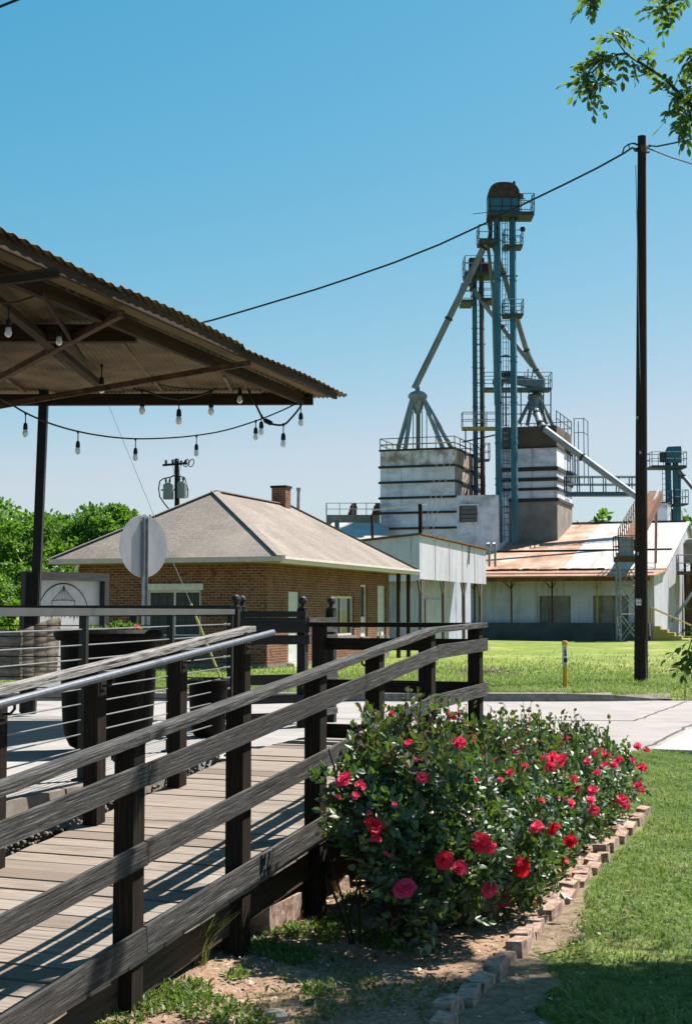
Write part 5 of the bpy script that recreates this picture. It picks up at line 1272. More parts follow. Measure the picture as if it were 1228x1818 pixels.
# --- tan tank and lean-to at the right edge
M['tank'] = plain('tan_tank', (.42, .36, .26), .6)
tk = thing('storage_tank', 'tan cylindrical tank in the shade of a lean-to at the right edge behind the warehouse', 'tank', at(1236, 1000, 100))
mb = MB(); q = uflat(at(1245, 1000, 103)); mb.lathe(q, [(1.25, zat(1000, 103)), (1.3, zat(998, 103)), (1.3, zat(965, 103)), (1.1, zat(958, 103)), (.1, zat(952, 103))], 24); mb.build('tank_shell', M['tank'], tk)
mb = MB()
for dx, dy in ((-1, -1), (1, -1), (1, 1), (-1, 1)): mb.beam((q.x + dx, q.y + dy, -.4), (q.x + dx, q.y + dy, zat(999, 103)), .16, .16)
mb.build('leg', M['rusty_steel'], tk)
ln = thing('lean_to', 'dark open lean-to with stair landing at the right edge of the warehouse', 'lean-to', at(1225, 1115, 99))
mb = MB(); q = [at(1200, 1014, 97), at(1300, 1014, 97), at(1300, 1014, 104), at(1212, 1014, 104)]; mb.hexa([p - V3 * .25 for p in q] + q); mb.build('landing', M['silo_brown'], ln)
railing(ln, [q[0], q[1]], 1.1, M['teal_thin'], .035, 1.2)
mb = MB(); mb.tube([at(1203, 1018, 97), at(1225, 1000, 97)], .02, 4)
mb.beam(at(1192, 1104, 96.5), at(1236, 1042, 96.5), .5, .12); mb.build('stair', M['galv'], ln)
mb = MB(); q = [at(1216, 1120, 106), at(1330, 1120, 106)]; mb.hexa([Vector((p.x, 106 + d, z)) for z in (-.4, zat(1014, 106)) for p, d in ((q[0], 0), (q[1], 0), (q[1], .3), (q[0], .3))]); mb.build('back_wall', M['silo_brown'], ln)
# --- low platform structure at the left behind the house roof
lw = thing('flat_roof_plant', 'low concrete plant roof with railing and two rusty motors left of the silos', 'plant building', at(625, 930, 108))
mb = MB(); x0, x1 = at(579, 915, 108).x, at(674, 915, 108).x; mb.box(((x0 + x1) / 2, 109.5, zat(932, 108) / 2 + zat(914, 108) / 2), (x1 - x0, 3, zat(914, 108) - zat(932, 108))); mb.build('roof_tank', M['silo_conc'], lw)
GY = 108
railing(lw, [Vector((x0, 108.1, zat(914, 108))), Vector((x1, 108.1, zat(914, 108)))], .9, M['galv'], .03, 1.1); railing(lw, [Vector((x0, 108.1, zat(914, 108))), Vector((x0, 110.8, zat(914, 108)))], .9, M['galv'], .03, 1.1)
for px in (625, 667): 
    mb = MB(); q = at(px, 914, 109); mb.hexa([q + Vector((dx, dy, 0)) for dx, dy in ((-.35, -.4), (.35, -.4), (.35, .4), (-.35, .4))] + [q + Vector((dx + .1, dy, .88)) for dx, dy in ((-.12, -.3), (.22, -.3), (.22, .3), (-.12, .3))]); mb.lathe(q + Vector((.1, -.3, .5)), [(.05, -.1), (.3, -.08), (.3, .1), (.05, .12)], 10, (0, 1, 0)); mb.build('motor', M['rust'], lw)
mb = MB(); q = [at(560, 962, 100), at(690, 962, 100), at(690, 928, 107), at(590, 928, 107)]; mb.face(q, [(p.x, p.y) for p in q]); mb.build('tin_roof', M['roof_tin'], lw)
mb = MB(); mb.box((at(626, 960, 107.3).x, 107.4, 2.9), (at(690, 960, 107).x - at(590, 960, 107).x - .4, .2, 6.0)); mb.box((at(625, 960, 100.5).x, 100.5, 2.6), (4.6, .2, 5.2)); mb.build('wall', M['shed_skin'], lw)
mb = MB(); mb.tube([at(598, 948, 101), at(598, 924, 101)], .18, 10); mb.build('vent_stack', M['teal'], lw)
mb = MB(); mb.tube([at(661, 958, 101), at(660, 914, 101)], .10, 8); mb.build('post', M['roof_timber'], lw)
# thin stays from the left silo down to the shed roof
for k, (xa_, ya_, xb_, yb_) in enumerate(((779, 800, 752, 930), (794, 800, 757, 925), (805, 800, 766, 925))):
    wire(['thin pale stay wire from the left silo rim, leftmost of three', 'thin pale stay wire from the left silo rim, middle of three', 'thin pale stay wire from the left silo rim, rightmost of three'][k], [at(xa_, ya_, LY - .3), at(xb_, yb_ + 22, 68)], .022, 'stay wire', 'silo stays')
# ------------------------------------------------------------------ foliage
def unit(a): return a / np.maximum(np.linalg.norm(a, axis=1, keepdims=True), 1e-9)
def leaf_arrays(pos, ax, nrm, ln, wd, fold=.22, droop=.12):
    a = unit(ax); b = unit(np.cross(nrm, a)); c = np.cross(a, b)
    T = [(0, 0, 0), (.30, .46, fold * .5), (.68, .40, fold * .45), (1, 0, -droop), (.68, -.40, fold * .45), (.30, -.46, fold * .5)]
    V = np.stack([pos + a * (ln * t[0])[:, None] + b * (wd * t[1])[:, None] + c * (wd * t[2])[:, None] for t in T], 1)
    n = len(pos); base = (np.arange(n) * 6)[:, None]
    Fq = np.concatenate([base + np.array([[0, 1, 2, 3]]), base + np.array([[0, 3, 4, 5]])], 1).reshape(-1, 4)
    return V.reshape(-1, 3), Fq
def leaves_mesh(name, pos, ax, nrm, ln, wd, tint, m, **k):
    V, Fq = leaf_arrays(pos, ax, nrm, ln, wd, **k)
    return np_mesh(name, V, Fq, m, False, np.repeat(tint, 2))
def rnd_dir(n): return unit(rng.normal(size=(n, 3)))

M['rose_leaf'] = mat_leaf('rose_leaf', [(0, (.010, .026, .013)), (.45, (.045, .098, .045)), (.75, (.12, .20, .09)), (.88, (.22, .33, .05)), (.93, (.13, .06, .025)), (1, (.17, .055, .03))], .26, .48, .75, (.22, .40, .03))
M['stem'] = plain('rose_stem', (.03, .02, .013), .8)
def petal_mat(name, c, tr):
    m, t, b = new_mat(name); b.inputs['Roughness'].default_value = .55; b.inputs['Specular IOR Level'].default_value = .25
    f = noise(t, coords(t, 'pos'), 40, 3); cc = ramp(t, f, [(.3, tuple(x * .75 for x in c)), (.7, c)])
    t.links.new(cc, b.inputs['Base Color'])
    td = nd(t, 'ShaderNodeBsdfTranslucent'); td.inputs[0].default_value = (*tr, 1)
    ms = nd(t, 'ShaderNodeMixShader'); ms.inputs[0].default_value = .42
    t.links.new(b.outputs[0], ms.inputs[1]); t.links.new(td.outputs[0], ms.inputs[2]); t.links.new(ms.outputs[0], t.nodes['Material Output'].inputs[0]); return m
M['petal_r'] = petal_mat('red_petal', (1.15, .045, .085), (1.0, .04, .06)); M['petal_p'] = petal_mat('pink_petal', (1.25, .10, .24), (1.0, .07, .16))
def bloom_mesh(seed, m, openness=1.0):
    r = random.Random(seed); mb = MB()
    for ring, (n, rad, tilt, cup) in enumerate(((6, 1.0, .30, .35), (6, .78, .75, .45), (5, .52, 1.15, .5), (4, .30, 1.4, .4))):
        for k in range(n):
            az = 2 * math.pi * (k + .5 * ring + r.uniform(-.15, .15)) / n; tl = tilt * openness + r.uniform(-.32, .32); L = rad * r.uniform(.72, 1.18); wdt = L * .95
            d = Vector((math.cos(az) * math.cos(tl), math.sin(az) * math.cos(tl), math.sin(tl))); s = Vector((-math.sin(az), math.cos(az), 0)); u = s.cross(d) * -1
            if u.z < 0 and tl < 1: u = -u
            nu, nv = 4, 4; G = []
            for j in range(nv + 1):
                v = j / nv; w = wdt * (.22 + .85 * math.sin(min(v * 2.0, 1.9))) * .54 * (1 if v < .75 else 1 - (v - .75) * 1.7)
                row = []
                for i in range(nu + 1):
                    x = (i / nu - .5) * 2
                    row.append(d * (L * v * (1 - .06 * x * x)) + s * (w * x) + u * (cup * L * .35 * x * x * .6 - .28 * L * v * v * (1 - .3 * ring) + r.uniform(-.05, .05) * (.3 + v)) + Vector((0, 0, .05 * ring)))
                G.append(row)
            for j in range(nv):
                for i in range(nu): mb.face([G[j][i], G[j][i + 1], G[j + 1][i + 1], G[j + 1][i]], [(0, 0)] * 4, True)
    o = mb.build('rose_bloom', m); me = o.data; bpy.data.objects.remove(o); return me
BLOOMS = [bloom_mesh(k, M['petal_r' if k % 2 else 'petal_p'], .8 + .12 * (k % 3)) for k in range(6)]
def rose_bush(label, s, p, rx, ry, h, nleaf, stems=9, bronze=.25, z0=.08):
    q = site(s, p); g = gz(q.x, q.y); o = thing('rose_bush', label, 'rose bush', (q.x, q.y, g), 'rose bushes in the bed beside the ramp')
    A_ = np.array([AX, AY, 0]); N_ = np.array([AY, -AX, 0]); c = np.array([q.x, q.y, g])
    tips = []
    r = random.Random(int(s * 100)); mb = MB()
    for k in range(stems):
        a = r.uniform(0, 6.28); rr_ = r.uniform(.3, .85)
        e = Vector(c) + Vector(A_) * (ry * rr_ * math.sin(a)) + Vector(N_) * (rx * rr_ * math.cos(a)) + V3 * h * r.uniform(.55, .95)
        b0 = Vector(c) + Vector((r.uniform(-.08, .08), r.uniform(-.08, .08), -.03)); mid = b0.lerp(e, .5) + Vector((r.uniform(-.06, .06), r.uniform(-.06, .06), .06))
        mb.tube([b0, mid, e], [.010, .007, .004], 5); tips.append(e)
    # leaf sprays: spray centres fill a lumpy dome, leaflets in groups of five
    ns = nleaf // 5; d = rnd_dir(ns * 2); d = d[d[:, 2] > -.75][:ns]; ns = len(d)
    ph = rng.uniform(0, 6, 6)
    lump = 1 + .13 * np.sin(5 * d[:, 0] + ph[0]) * np.sin(4 * d[:, 1] + ph[1]) + .10 * np.sin(9 * d[:, 2] + 7 * d[:, 0] + ph[2])
    rad = rng.uniform(0.05, 1, ns) ** .38 * lump
    cz = z0 + (h - z0) * .50; hz = (h - z0) * .52
    cen = c + A_ * (ry * d[:, 0] * rad)[:, None] + N_ * (rx * d[:, 1] * rad)[:, None]; cen[:, 2] += cz + hz * d[:, 2] * rad
    if stems == 12:      # the front bush is open at its lower left, over the bare canes
        side_n = (cen - c) @ N_; okm = ~(((cen[:, 2] - g) < h * (.46 - .9 * (side_n + .10).clip(-.3, .5))) & (side_n < .05)); cen, d, rad = cen[okm], d[okm], rad[okm]; ns = len(cen)
    low = (cen[:, 2] - g) < h * .30
    cen[low, :2] = c[:2] + (cen[low, :2] - c[:2]) * .95; cen[:, 2] = np.maximum(cen[:, 2], g + .03)
    # upright shoots with bronze new growth
    nsh = int(34 * rx / .5); sa = rng.uniform(0, 6.28, nsh); sr = rng.uniform(0, .85, nsh); shoots = []
    for k in range(nsh):
        b0 = c + A_ * ry * sr[k] * math.sin(sa[k]) + N_ * rx * sr[k] * math.cos(sa[k]); zz = cz + hz * math.sqrt(max(0.05, 1 - sr[k] ** 2)) * .93; b0[2] += zz
        L = rng.uniform(.07, .24); e = b0 + np.array([rng.uniform(-.03, .03), rng.uniform(-.03, .03), L]); mb.tube([b0 - np.array([0, 0, .08]), e], [.0028, .0015], 4)
        for t in np.linspace(.1, 1, 9): shoots.append(b0 + (e - b0) * t)
    mb.build('stem', M['stem'], o)
    sh = np.array(shoots)
    tb = np.clip(rng.normal(.42, .20, ns), 0, .86)
    top = d[:, 2] * rad > .62; br = (top & (rng.uniform(size=ns) < bronze)) | (rng.uniform(size=ns) < .05); tb[br] = rng.uniform(.90, 1, br.sum())
    yl = rng.uniform(size=ns) < .05; tb[yl] = .87
    out = unit(d * .8 + np.array([0, 0, .35]) + rng.normal(size=(ns, 3)) * .5)
    P, X, Nn, Ln, Tt = [], [], [], [], []
    side = unit(np.cross(out, rnd_dir(ns)))
    for j, (f, sg, an) in enumerate(((0, 1, .9), (0, -1, .9), (.5, 1, .8), (.5, -1, .8), (1, 0, 0))):
        P.append(cen + out * (.065 * f)); X.append(out * math.cos(an) + side * sg * math.sin(an) + rng.normal(size=(ns, 3)) * .15)
        Nn.append(np.cross(out, side) + np.array([0, 0, .9]) + rng.normal(size=(ns, 3)) * .45); Ln.append(rng.uniform(.028, .055, ns)); Tt.append(tb + rng.normal(size=ns) * .03)
    P.append(sh); X.append(rnd_dir(len(sh)) + np.array([0, 0, .6])); Nn.append(rnd_dir(len(sh))); Ln.append(rng.uniform(.024, .044, len(sh))); Tt.append(np.where(rng.uniform(size=len(sh)) < .72, rng.uniform(.89, 1, len(sh)), .5))
    P, X, Nn, Ln, Tt = map(np.concatenate, (P, X, Nn, Ln, Tt))
    link('foliage', leaves_mesh('foliage', P, X, Nn, Ln, Ln * .72, np.clip(Tt, 0, 1), M['rose_leaf']), o)
    return o
RB = [rose_bush('large front rose bush with bronze shoots and bare stems on its left', 1.52, .58, .47, .50, 1.03, 10500, 12, .45, .02),
      rose_bush('rose bush with many red blooms just behind the large front one', 2.42, .58, .55, .56, .92, 10000, z0=-.10),
      rose_bush('middle rose bush with a dense cluster of pink blooms on top', 3.35, .53, .54, .56, .84, 8000, z0=-.08),
      rose_bush('rose bush with dark upright shoots, third from the far end', 4.35, .50, .50, .54, .77, 6800, z0=-.06),
      rose_bush('rose bush near the far end where low blooms face the lawn', 5.25, .54, .42, .50, .68, 4800, z0=.0),
      rose_bush('smallest rose bush at the far end of the brick edging', 6.0, .55, .36, .44, .57, 3400, z0=.0)]
FL = [(720, 1578, 21), (787, 1527, 16), (816, 1542, 17), (854, 1497, 19), (870, 1505, 14), (663, 1466, 18), (612, 1384, 15), (750, 1381, 12), (815, 1320, 14), (833, 1316, 15), (925, 1540, 18), (918, 1528, 12), (870, 1580, 14), (888, 1596, 15), (937, 1604, 15), (1007, 1533, 19), (998, 1527, 12), (1040, 1495, 12), (1012, 1494, 13), (953, 1468, 13), (981, 1471, 12), (1052, 1403, 10), (1055, 1439, 11), (1075, 1463, 13), (1073, 1478, 9), (1105, 1420, 12), (1110, 1430, 9), (1049, 1421, 9), (966, 1352, 13), (981, 1346, 14), (993, 1354, 12), (977, 1362, 11), (940, 1304, 10), (948, 1312, 8), (1004, 1311, 7), (1065, 1335, 8), (1072, 1360, 9), (1090, 1357, 9), (1098, 1348, 8), (1132, 1325, 8), (1148, 1331, 6), (1139, 1363, 10), (1132, 1396, 10), (1140, 1403, 7), (1000, 1420, 9), (1013, 1426, 9), (668, 1489, 11), (640, 1394, 11), (632, 1412, 8), (656, 1443, 6), (686, 1517, 6), (722, 1320, 6), (803, 1271, 10), (795, 1268, 8), (695, 1266, 6), (728, 1317, 6), (880, 1352, 7), (905, 1372, 8), (888, 1384, 6), (1018, 1383, 8), (1042, 1352, 7), (1054, 1338, 7), (1122, 1350, 6), (1000, 1345, 8), (1008, 1563, 9), (600, 1415, 6), (740, 1348, 5), (915, 1335, 7), (932, 1360, 7), (1078, 1340, 7), (960, 1420, 8), (845, 1385, 5), (700, 1428, 5), (1025, 1400, 8), (1058, 1372, 7)]
info = [(o, Vector(o.location), h, rx_, ry_) for o, h, rx_, ry_ in zip(RB, (1.03, .92, .84, .77, .68, .57), (.47, .55, .54, .50, .42, .36), (.50, .56, .56, .54, .50, .44))]
rb_ = random.Random(12)
for k, (px, py, sz) in enumerate(FL):
    best = None
    for o, c, h, rx_, ry_ in info:
        # first hit of the sight line with this bush's dome
        r_ = Vector(ray(px, py)); eye = Vector((0, 0, EYE)); cz = c.z + .08 + (h - .08) * .5; hz = (h - .08) * .54
        for t in np.linspace(5.0, 13, 500):
            w = eye + r_ * t; d = w - Vector((c.x, c.y, cz)); a = (d.x * AX + d.y * AY) / (ry_ * 1.08); n = (d.x * AY - d.y * AX) / (rx_ * 1.08); e = a * a + n * n + (d.z / hz) ** 2
            if e <= 1.0:
                if best is None or t < best[0]: best = (t, o, w)
                break
    if best is None:
        cand = []
        for o, c, h, rx_, ry_ in info:
            w = at(px, py, c.y); cand.append(((w - (c + V3 * h * .6)).length, o, w))
        cand.sort(key=lambda q: q[0]); best = (0, cand[0][1], cand[0][2])
    _, o, w = best
    b_ = link('rose_bloom', BLOOMS[(k * 5 + (1 if px > 900 else 0)) % 6 if py > 1450 else (k * 2) % 6], o)
    dirn = (Vector((0, 0, EYE)) - w).normalized() * .75 + Vector((rb_.uniform(-.5, .5), rb_.uniform(-.2, .2), .55 + rb_.uniform(-.2, .3)))
    sc = sz / F_PX * w.y * 1.02
    b_.matrix_parent_inverse = Matrix.Identity(4)
    b_.location = w - Vector(o.location); b_.rotation_euler = dirn.to_track_quat('Z', 'Y').to_euler(); b_.scale = (sc, sc, sc)
# bare canes at the left foot of the front bush
mb = MB(); by_ = 6.95
for pts, r in (([(628, 1692), (612, 1640), (590, 1580), (578, 1555)], .009), ([(632, 1692), (618, 1630), (640, 1560), (650, 1500)], .009), ([(640, 1692), (637, 1620), (640, 1540), (660, 1480)], .008), ([(612, 1640), (585, 1610), (560, 1590)], .005), ([(618, 1630), (600, 1570), (585, 1520), (575, 1480)], .006), ([(650, 1690), (668, 1640), (700, 1570)], .008), ([(640, 1660), (662, 1650), (672, 1610)], .005)):
    P = [at(x, y, by_) for x, y in pts]; P[0].z = min(P[0].z, .04) if pts[0][1] > 1680 else P[0].z; mb.tube(P, [r * (1 - .5 * k / (len(P) - 1)) for k in range(len(P))], 6)
mb.build('bare_cane', M['stem'], RB[0])

# ------------------------------------------------------------------ turf, weeds, mulch
M['blade'] = mat_leaf('grass_blade', [(0, (.05, .085, .018)), (.35, (.125, .195, .036)), (.6, (.215, .305, .06)), (.8, (.35, .41, .12)), (1, (.54, .50, .26))], .35, .5, .25, (.25, .38, .05))
def blades(name, P, ln, wd, tint, m, lean=.5):
    n = len(P); az = rng.uniform(0, 6.28, n); d = np.stack([np.cos(az), np.sin(az), np.zeros(n)], 1); s = np.stack([-np.sin(az), np.cos(az), np.zeros(n)], 1)
    up = np.array([0, 0, 1.0]); l1 = rng.uniform(.1, lean, n)[:, None]
    ln_, wd_ = ln[:, None], wd[:, None]
    b0 = P - s * wd_ / 2; b1 = P + s * wd_ / 2; mid = P + (up + d * l1) * ln_ * .55; m0 = mid - s * wd_ * .4; m1 = mid + s * wd_ * .4; tip = P + (up * .92 + d * l1 * 2.0) * ln_
    V = np.stack([b0, b1, m1, m0, tip], 1).reshape(-1, 3); base = (np.arange(n) * 5)[:, None]
    Fq = np.concatenate([base + np.array([[0, 1, 2, 3]]), base + np.array([[3, 2, 4, 4]])], 1).reshape(-1, 4)
    # the upper faces are triangles: build both face kinds as triangles
    T = np.concatenate([base + np.array([[0, 1, 2]]), base + np.array([[0, 2, 3]]), base + np.array([[3, 2, 4]])], 1).reshape(-1, 3)
    return np_mesh(name, V, T, m, False, np.repeat(tint, 3))
def clump(P, f, ph): return np.sin(P[:, 0] * f + ph) * np.sin(P[:, 1] * f * .9 + ph * 2) + .6 * np.sin(P[:, 0] * f * 2.3 + P[:, 1] * f * 1.7 + ph)
gzv = np.vectorize(gz); lev = np.vectorize(lawn_end); fzv = np.vectorize(fz)
n = 230000; P = np.stack([rng.uniform(-.2, 6.0, n), rng.uniform(4.2, 17.6, n), np.zeros(n)], 1)
dx, dy = P[:, 0] - P0.x, P[:, 1] - P0.y; pp_ = dx * AY - dy * AX
sp_s = dx * AX + dy * AY
keep = ((pp_ > 1.245 - .0478 * sp_s) | ((sp_s > 6.5) & (pp_ > -.2))) & (P[:, 1] < lev(P[:, 0]) - .03) & (P[:, 0] < .245 * P[:, 1] + 1.2)
P = P[keep]; sk = sp_s[keep]; pp_ = pp_[keep] + .0478 * sk; stw = np.vectorize(strip_w)(sk)
cl = clump(P, 3.1, 1.0) + .6 * clump(P, 9, 2.2)
bare = (pp_ < 1.21 + stw) & (sk < 3.3) & (rng.uniform(size=len(P)) < .93)
thin = (cl < -1.1) & (rng.uniform(size=len(P)) < .35)
P = P[~(bare | thin)]; cl = cl[~(bare | thin)]
P[:, 2] = gzv(P[:, 0], P[:, 1]) - .004; n = len(P)
dry = (clump(P, 1.7, 4.0) + .5 * clump(P, 6.3, .7)).clip(0, 2); tint = np.clip(.44 + .12 * cl + .26 * dry * rng.uniform(0, 1, n) + rng.normal(size=n) * .16, 0, 1)
tag(link('grass', blades('grass', P, rng.uniform(.016, .055, n) * (1 + .35 * cl.clip(-1, 1.2)), rng.uniform(.003, .0075, n), tint, M['blade'], .9)), 'short patchy lawn grass to the right of the rose bed', 'grass', kind='stuff')
nc = 26000; kk = rng.integers(0, len(P), nc); kk = kk[np.sin(P[kk, 0] * 5.1) * np.sin(P[kk, 1] * 4.3) + rng.normal(size=nc) * .5 > .1]; Pc = P[kk] + rng.normal(size=(len(kk), 3)) * np.array([.02, .02, 0]); Pc[:, 2] = P[kk, 2] + rng.uniform(.012, .04, len(kk)); nc = len(kk)
nrc = rnd_dir(nc) * .55; nrc[:, 2] += 1; axc = rnd_dir(nc); axc[:, 2] *= .3; Lc = rng.uniform(.012, .030, nc)
M['clover'] = mat_leaf('clover_leaf', [(0, (.07, .13, .03)), (.5, (.17, .28, .07)), (1, (.32, .43, .15))], .3, .6, .2)
tag(link('clover', leaves_mesh('clover', Pc, axc, nrc, Lc, Lc * rng.uniform(.4, .8, nc), np.clip(rng.normal(.5, .25, nc), 0, 1), M['clover'])), 'broad-leaved clover and weeds mixed into the near lawn', 'clover', kind='stuff')
n = 60000; Y = 28.15 + rng.exponential(5.5, n); P = np.stack([rng.uniform(-.32, .30, n) * Y, Y, np.zeros(n)], 1); P = P[(Y < 75)]; P[:, 2] = fzv(P[:, 0], P[:, 1]) - .01; n = len(P)
cl = clump(P, .9, .4); tint = np.clip(.55 + .13 * cl + rng.normal(size=n) * .12 + .35 * np.exp(-(P[:, 1] - 28.1) / .7) * rng.uniform(0, 1, n), 0, 1)
tag(link('grass', blades('grass', P, rng.uniform(.05, .15, n), rng.uniform(.010, .02, n) * (P[:, 1] / 30), tint, M['blade'], .8)), 'bright far lawn grass between the kerb and the warehouse', 'grass', kind='stuff')
def weedpts(px, py, r, n):
    q = gp(px, py, .01); a = rng.uniform(0, 6.28, n); rr_ = r * np.sqrt(rng.uniform(0, 1, n)); P = np.stack([q.x + rr_ * np.cos(a), q.y + rr_ * np.sin(a) * 1.4, np.zeros(n)], 1); P[:, 2] = gzv(P[:, 0], P[:, 1]) + .012; return P
W_ = [weedpts(*a) for a in ((690, 1665, .16, 700), (560, 1660, .15, 500), (600, 1640, .12, 420), (470, 1690, .10, 400), (520, 1700, .12, 420), (500, 1660, .10, 260), (330, 1770, .11, 420), (290, 1790, .10, 300), (370, 1795, .12, 380), (640, 1600, .12, 260), (210, 1815, .12, 260), (420, 1740, .06, 90), (560, 1760, .06, 80), (430, 1815, .12, 260), (520, 1790, .2, 220), (620, 1770, .2, 240), (760, 1770, .2, 200), (580, 1725, .25, 200), (450, 1640, .05, 80))]
P = np.concatenate(W_); n = len(P)
M['weed'] = mat_leaf('weed_leaf', [(0, (.05, .09, .02)), (.5, (.13, .21, .04)), (1, (.24, .32, .08))], .3, .5, .3)
ax_ = rnd_dir(n); ax_[:, 2] = np.abs(ax_[:, 2]) * .9 + .25; nr = rnd_dir(n) * .6; nr[:, 2] += 1
P[:, 2] += rng.uniform(0, .018, n); L_ = rng.uniform(.014, .036, n)
tag(link('weeds', leaves_mesh('weeds', P, ax_, nr, L_, L_ * rng.uniform(.25, .6, n), np.clip(rng.normal(.5, .2, n), 0, 1), M['weed'])), 'small green weeds scattered over the bare bed by the ramp', 'weeds', kind='stuff')
M['chip'] = mat_leaf('bark_chip', [(0, (.09, .055, .035)), (.4, (.30, .20, .13)), (.75, (.58, .44, .31)), (1, (.85, .73, .60))], .0, .9, .1)
n = 11000; s_a = rng.uniform(-2.8, 3.2, n); p_a = rng.uniform(-.35, 1.5, n) 
P = np.stack([P0.x + s_a * AX + p_a * AY, P0.y + s_a * AY - p_a * AX, np.zeros(n)], 1); kp = (p_a < 1.10 - .0478 * s_a) | ((p_a > 1.24 - .0478 * s_a) & (rng.uniform(size=n) < .25)); P = P[kp]; n = len(P)
P[:, 2] = gzv(P[:, 0], P[:, 1]) + .02; ax_ = rnd_dir(n); ax_[:, 2] *= .25; nr = rnd_dir(n) * .35; nr[:, 2] += 1; L_ = rng.uniform(.008, .036, n)
tag(link('bark_mulch', leaves_mesh('bark_mulch', P, ax_, nr, L_, L_ * rng.uniform(.25, .6, n), np.clip(rng.normal(.5, .25, n), 0, 1), M['chip'], fold=.1)), 'brown bark chips and dry bits strewn over the rose bed', 'mulch', kind='stuff')
# ornamental grass clump beside the ramp
q = gp(352, 1714, .03); gt = thing('grass_clump', 'yellow-green ornamental grass clump standing in the ramp shade', 'plant', q)
n = 150; Pq = np.tile(np.array(q), (n, 1)); Pq[:, :2] += rng.normal(size=(n, 2)) * .018; Pq[:, 2] -= .01
link('foliage', blades('foliage', Pq, rng.uniform(.10, .30, n), rng.uniform(.003, .006, n), np.clip(rng.normal(.75, .2, n), 0, 1), M['blade'], .42), gt)
hq = gp(868, 1203, -.08); mb = MB()
n = 900; a = rng.uniform(0, 6.28, n); rr_ = np.sqrt(rng.uniform(0, 1, n)); P = np.stack([hq.x + .95 * rr_ * np.cos(a), hq.y + .8 * rr_ * np.sin(a), -.08 + .20 * (1 - rr_ ** 2)], 1)
M['straw'] = mat_leaf('straw', [(0, (.24, .17, .10)), (1, (.55, .46, .33))], .1, .9, .1)
hp_ = thing('straw_heap', 'low heap of dry cut grass on the far lawn behind the landing rail', 'straw heap', hq)
ax_ = rnd_dir(n); ax_[:, 2] *= .3; link('straw', leaves_mesh('straw', P, ax_, rnd_dir(n) * .5 + np.array([0, 0, 1.]), rng.uniform(.1, .3, n), rng.uniform(.02, .05, n), rng.uniform(0, 1, n), M['straw']), hp_)

# plants in the big planter
M['planter_leaf'] = mat_leaf('bedding_leaf', [(0, (.05, .12, .02)), (.5, (.14, .28, .04)), (1, (.26, .42, .08))], .35, .4, .4)
def potted(px, py, r, n, h):
    c = at(px, py, 10.25); d = rnd_dir(n); d[:, 2] = np.abs(d[:, 2]); P = np.array(c) + d * np.array([r, r, h]) * rng.uniform(.3, 1, n)[:, None]; return P, d
PP = [potted(x, y, r, n, h) for x, y, r, n, h in ((162, 1126, .045, 70, .05), (203, 1122, .05, 90, .06), (218, 1122, .05, 90, .075), (232, 1122, .05, 70, .055), (180, 1126, .04, 30, .03), (244, 1124, .04, 40, .045))]
P = np.concatenate([a for a, _ in PP]); D_ = np.concatenate([b for _, b in PP]); n = len(P)
link('seedlings', leaves_mesh('seedlings', P, D_ + rng.normal(size=(n, 3)) * .4, rnd_dir(n) + np.array([0, 0, .8]), rng.uniform(.03, .055, n), rng.uniform(.012, .024, n), rng.uniform(0, 1, n), M['planter_leaf']), pl)
for px, py in ((243, 1112), (246, 1115)):
    b_ = link('flower', BLOOMS[0], pl); w = at(px, py, 10.2); b_.matrix_parent_inverse = Matrix.Identity(4); b_.location = w - Vector(pl.location); b_.scale = (.018,) * 3; b_.rotation_euler = (.6, .2, 0)

# ------------------------------------------------------------------ trees at the left beyond the road
M['tree_leaf'] = mat_leaf('tree_leaf', [(0, (.020, .055, .008)), (.4, (.075, .17, .018)), (.7, (.14, .28, .03)), (1, (.24, .38, .05))], .42, .45, .3, (.20, .42, .03))
M['bark'] = mat('tree_bark', [(.3, (.05, .04, .03)), (.7, (.16, .13, .10))], 9, 'uv', (.3, 2, 1), rough=.95, bmp=.6)
def tree(label, x, y, h, r, nl, seed, leaf=.24, group='trees at the left beyond the road', trunk_h=None):
    o = thing('broadleaf_tree', label, 'tree', (x, y, -.2), group); rr_ = random.Random(seed); g = np.random.default_rng(seed)
    th = trunk_h or h * .35; mb = MB(); mb.tube([(x, y, -.5), (x + .1, y, th * .6), (x, y + .1, th)], [.24, .18, .14], 10)
    cl_ = []
    for k in range(26):
        a = rr_.uniform(0, 6.28); el = rr_.uniform(-.5, 1.35); q = rr_.uniform(.45, 1.0)
        c = Vector((x + r * q * math.cos(a) * math.cos(el), y + r * q * math.sin(a) * math.cos(el), th + (h - th) * (.45 + .48 * q * math.sin(el)))); cl_.append((c, rr_.uniform(.5, 1.0) * r * .42))
        if k < 9: mb.tube([(x, y, th * .8), Vector((x, y, th)).lerp(c, .5) + Vector((0, 0, .2)), c], [.10, .06, .02], 6)
    mb.build('trunk', M['bark'], o)
    P, T_, D_ = [], [], []
    per = nl // len(cl_)
    for c, cr in cl_:
        d = g.normal(size=(per, 3)); d /= np.linalg.norm(d, axis=1, keepdims=True); q = g.uniform(0.1, 1, per) ** .45
        P.append(np.array(c) + d * (q * cr)[:, None] * np.array([1, 1, .8])); T_.append(np.clip(g.normal(.52 + rr_.uniform(-.14, .14), .18, per), 0, 1)); D_.append(d)
    P, T_, D_ = map(np.concatenate, (P, T_, D_)); P[:, 2] = np.maximum(P[:, 2], .05); n = len(P)
    ax_ = D_ + g.normal(size=(n, 3)) * .7 + np.array([0, 0, -.1]); nr = g.normal(size=(n, 3)) + np.array([0, 0, .8]); L_ = g.uniform(.6, 1.25, n) * leaf
    link('crown', leaves_mesh('crown', P, ax_, nr, L_, L_ * .62, T_, M['tree_leaf']), o); return o
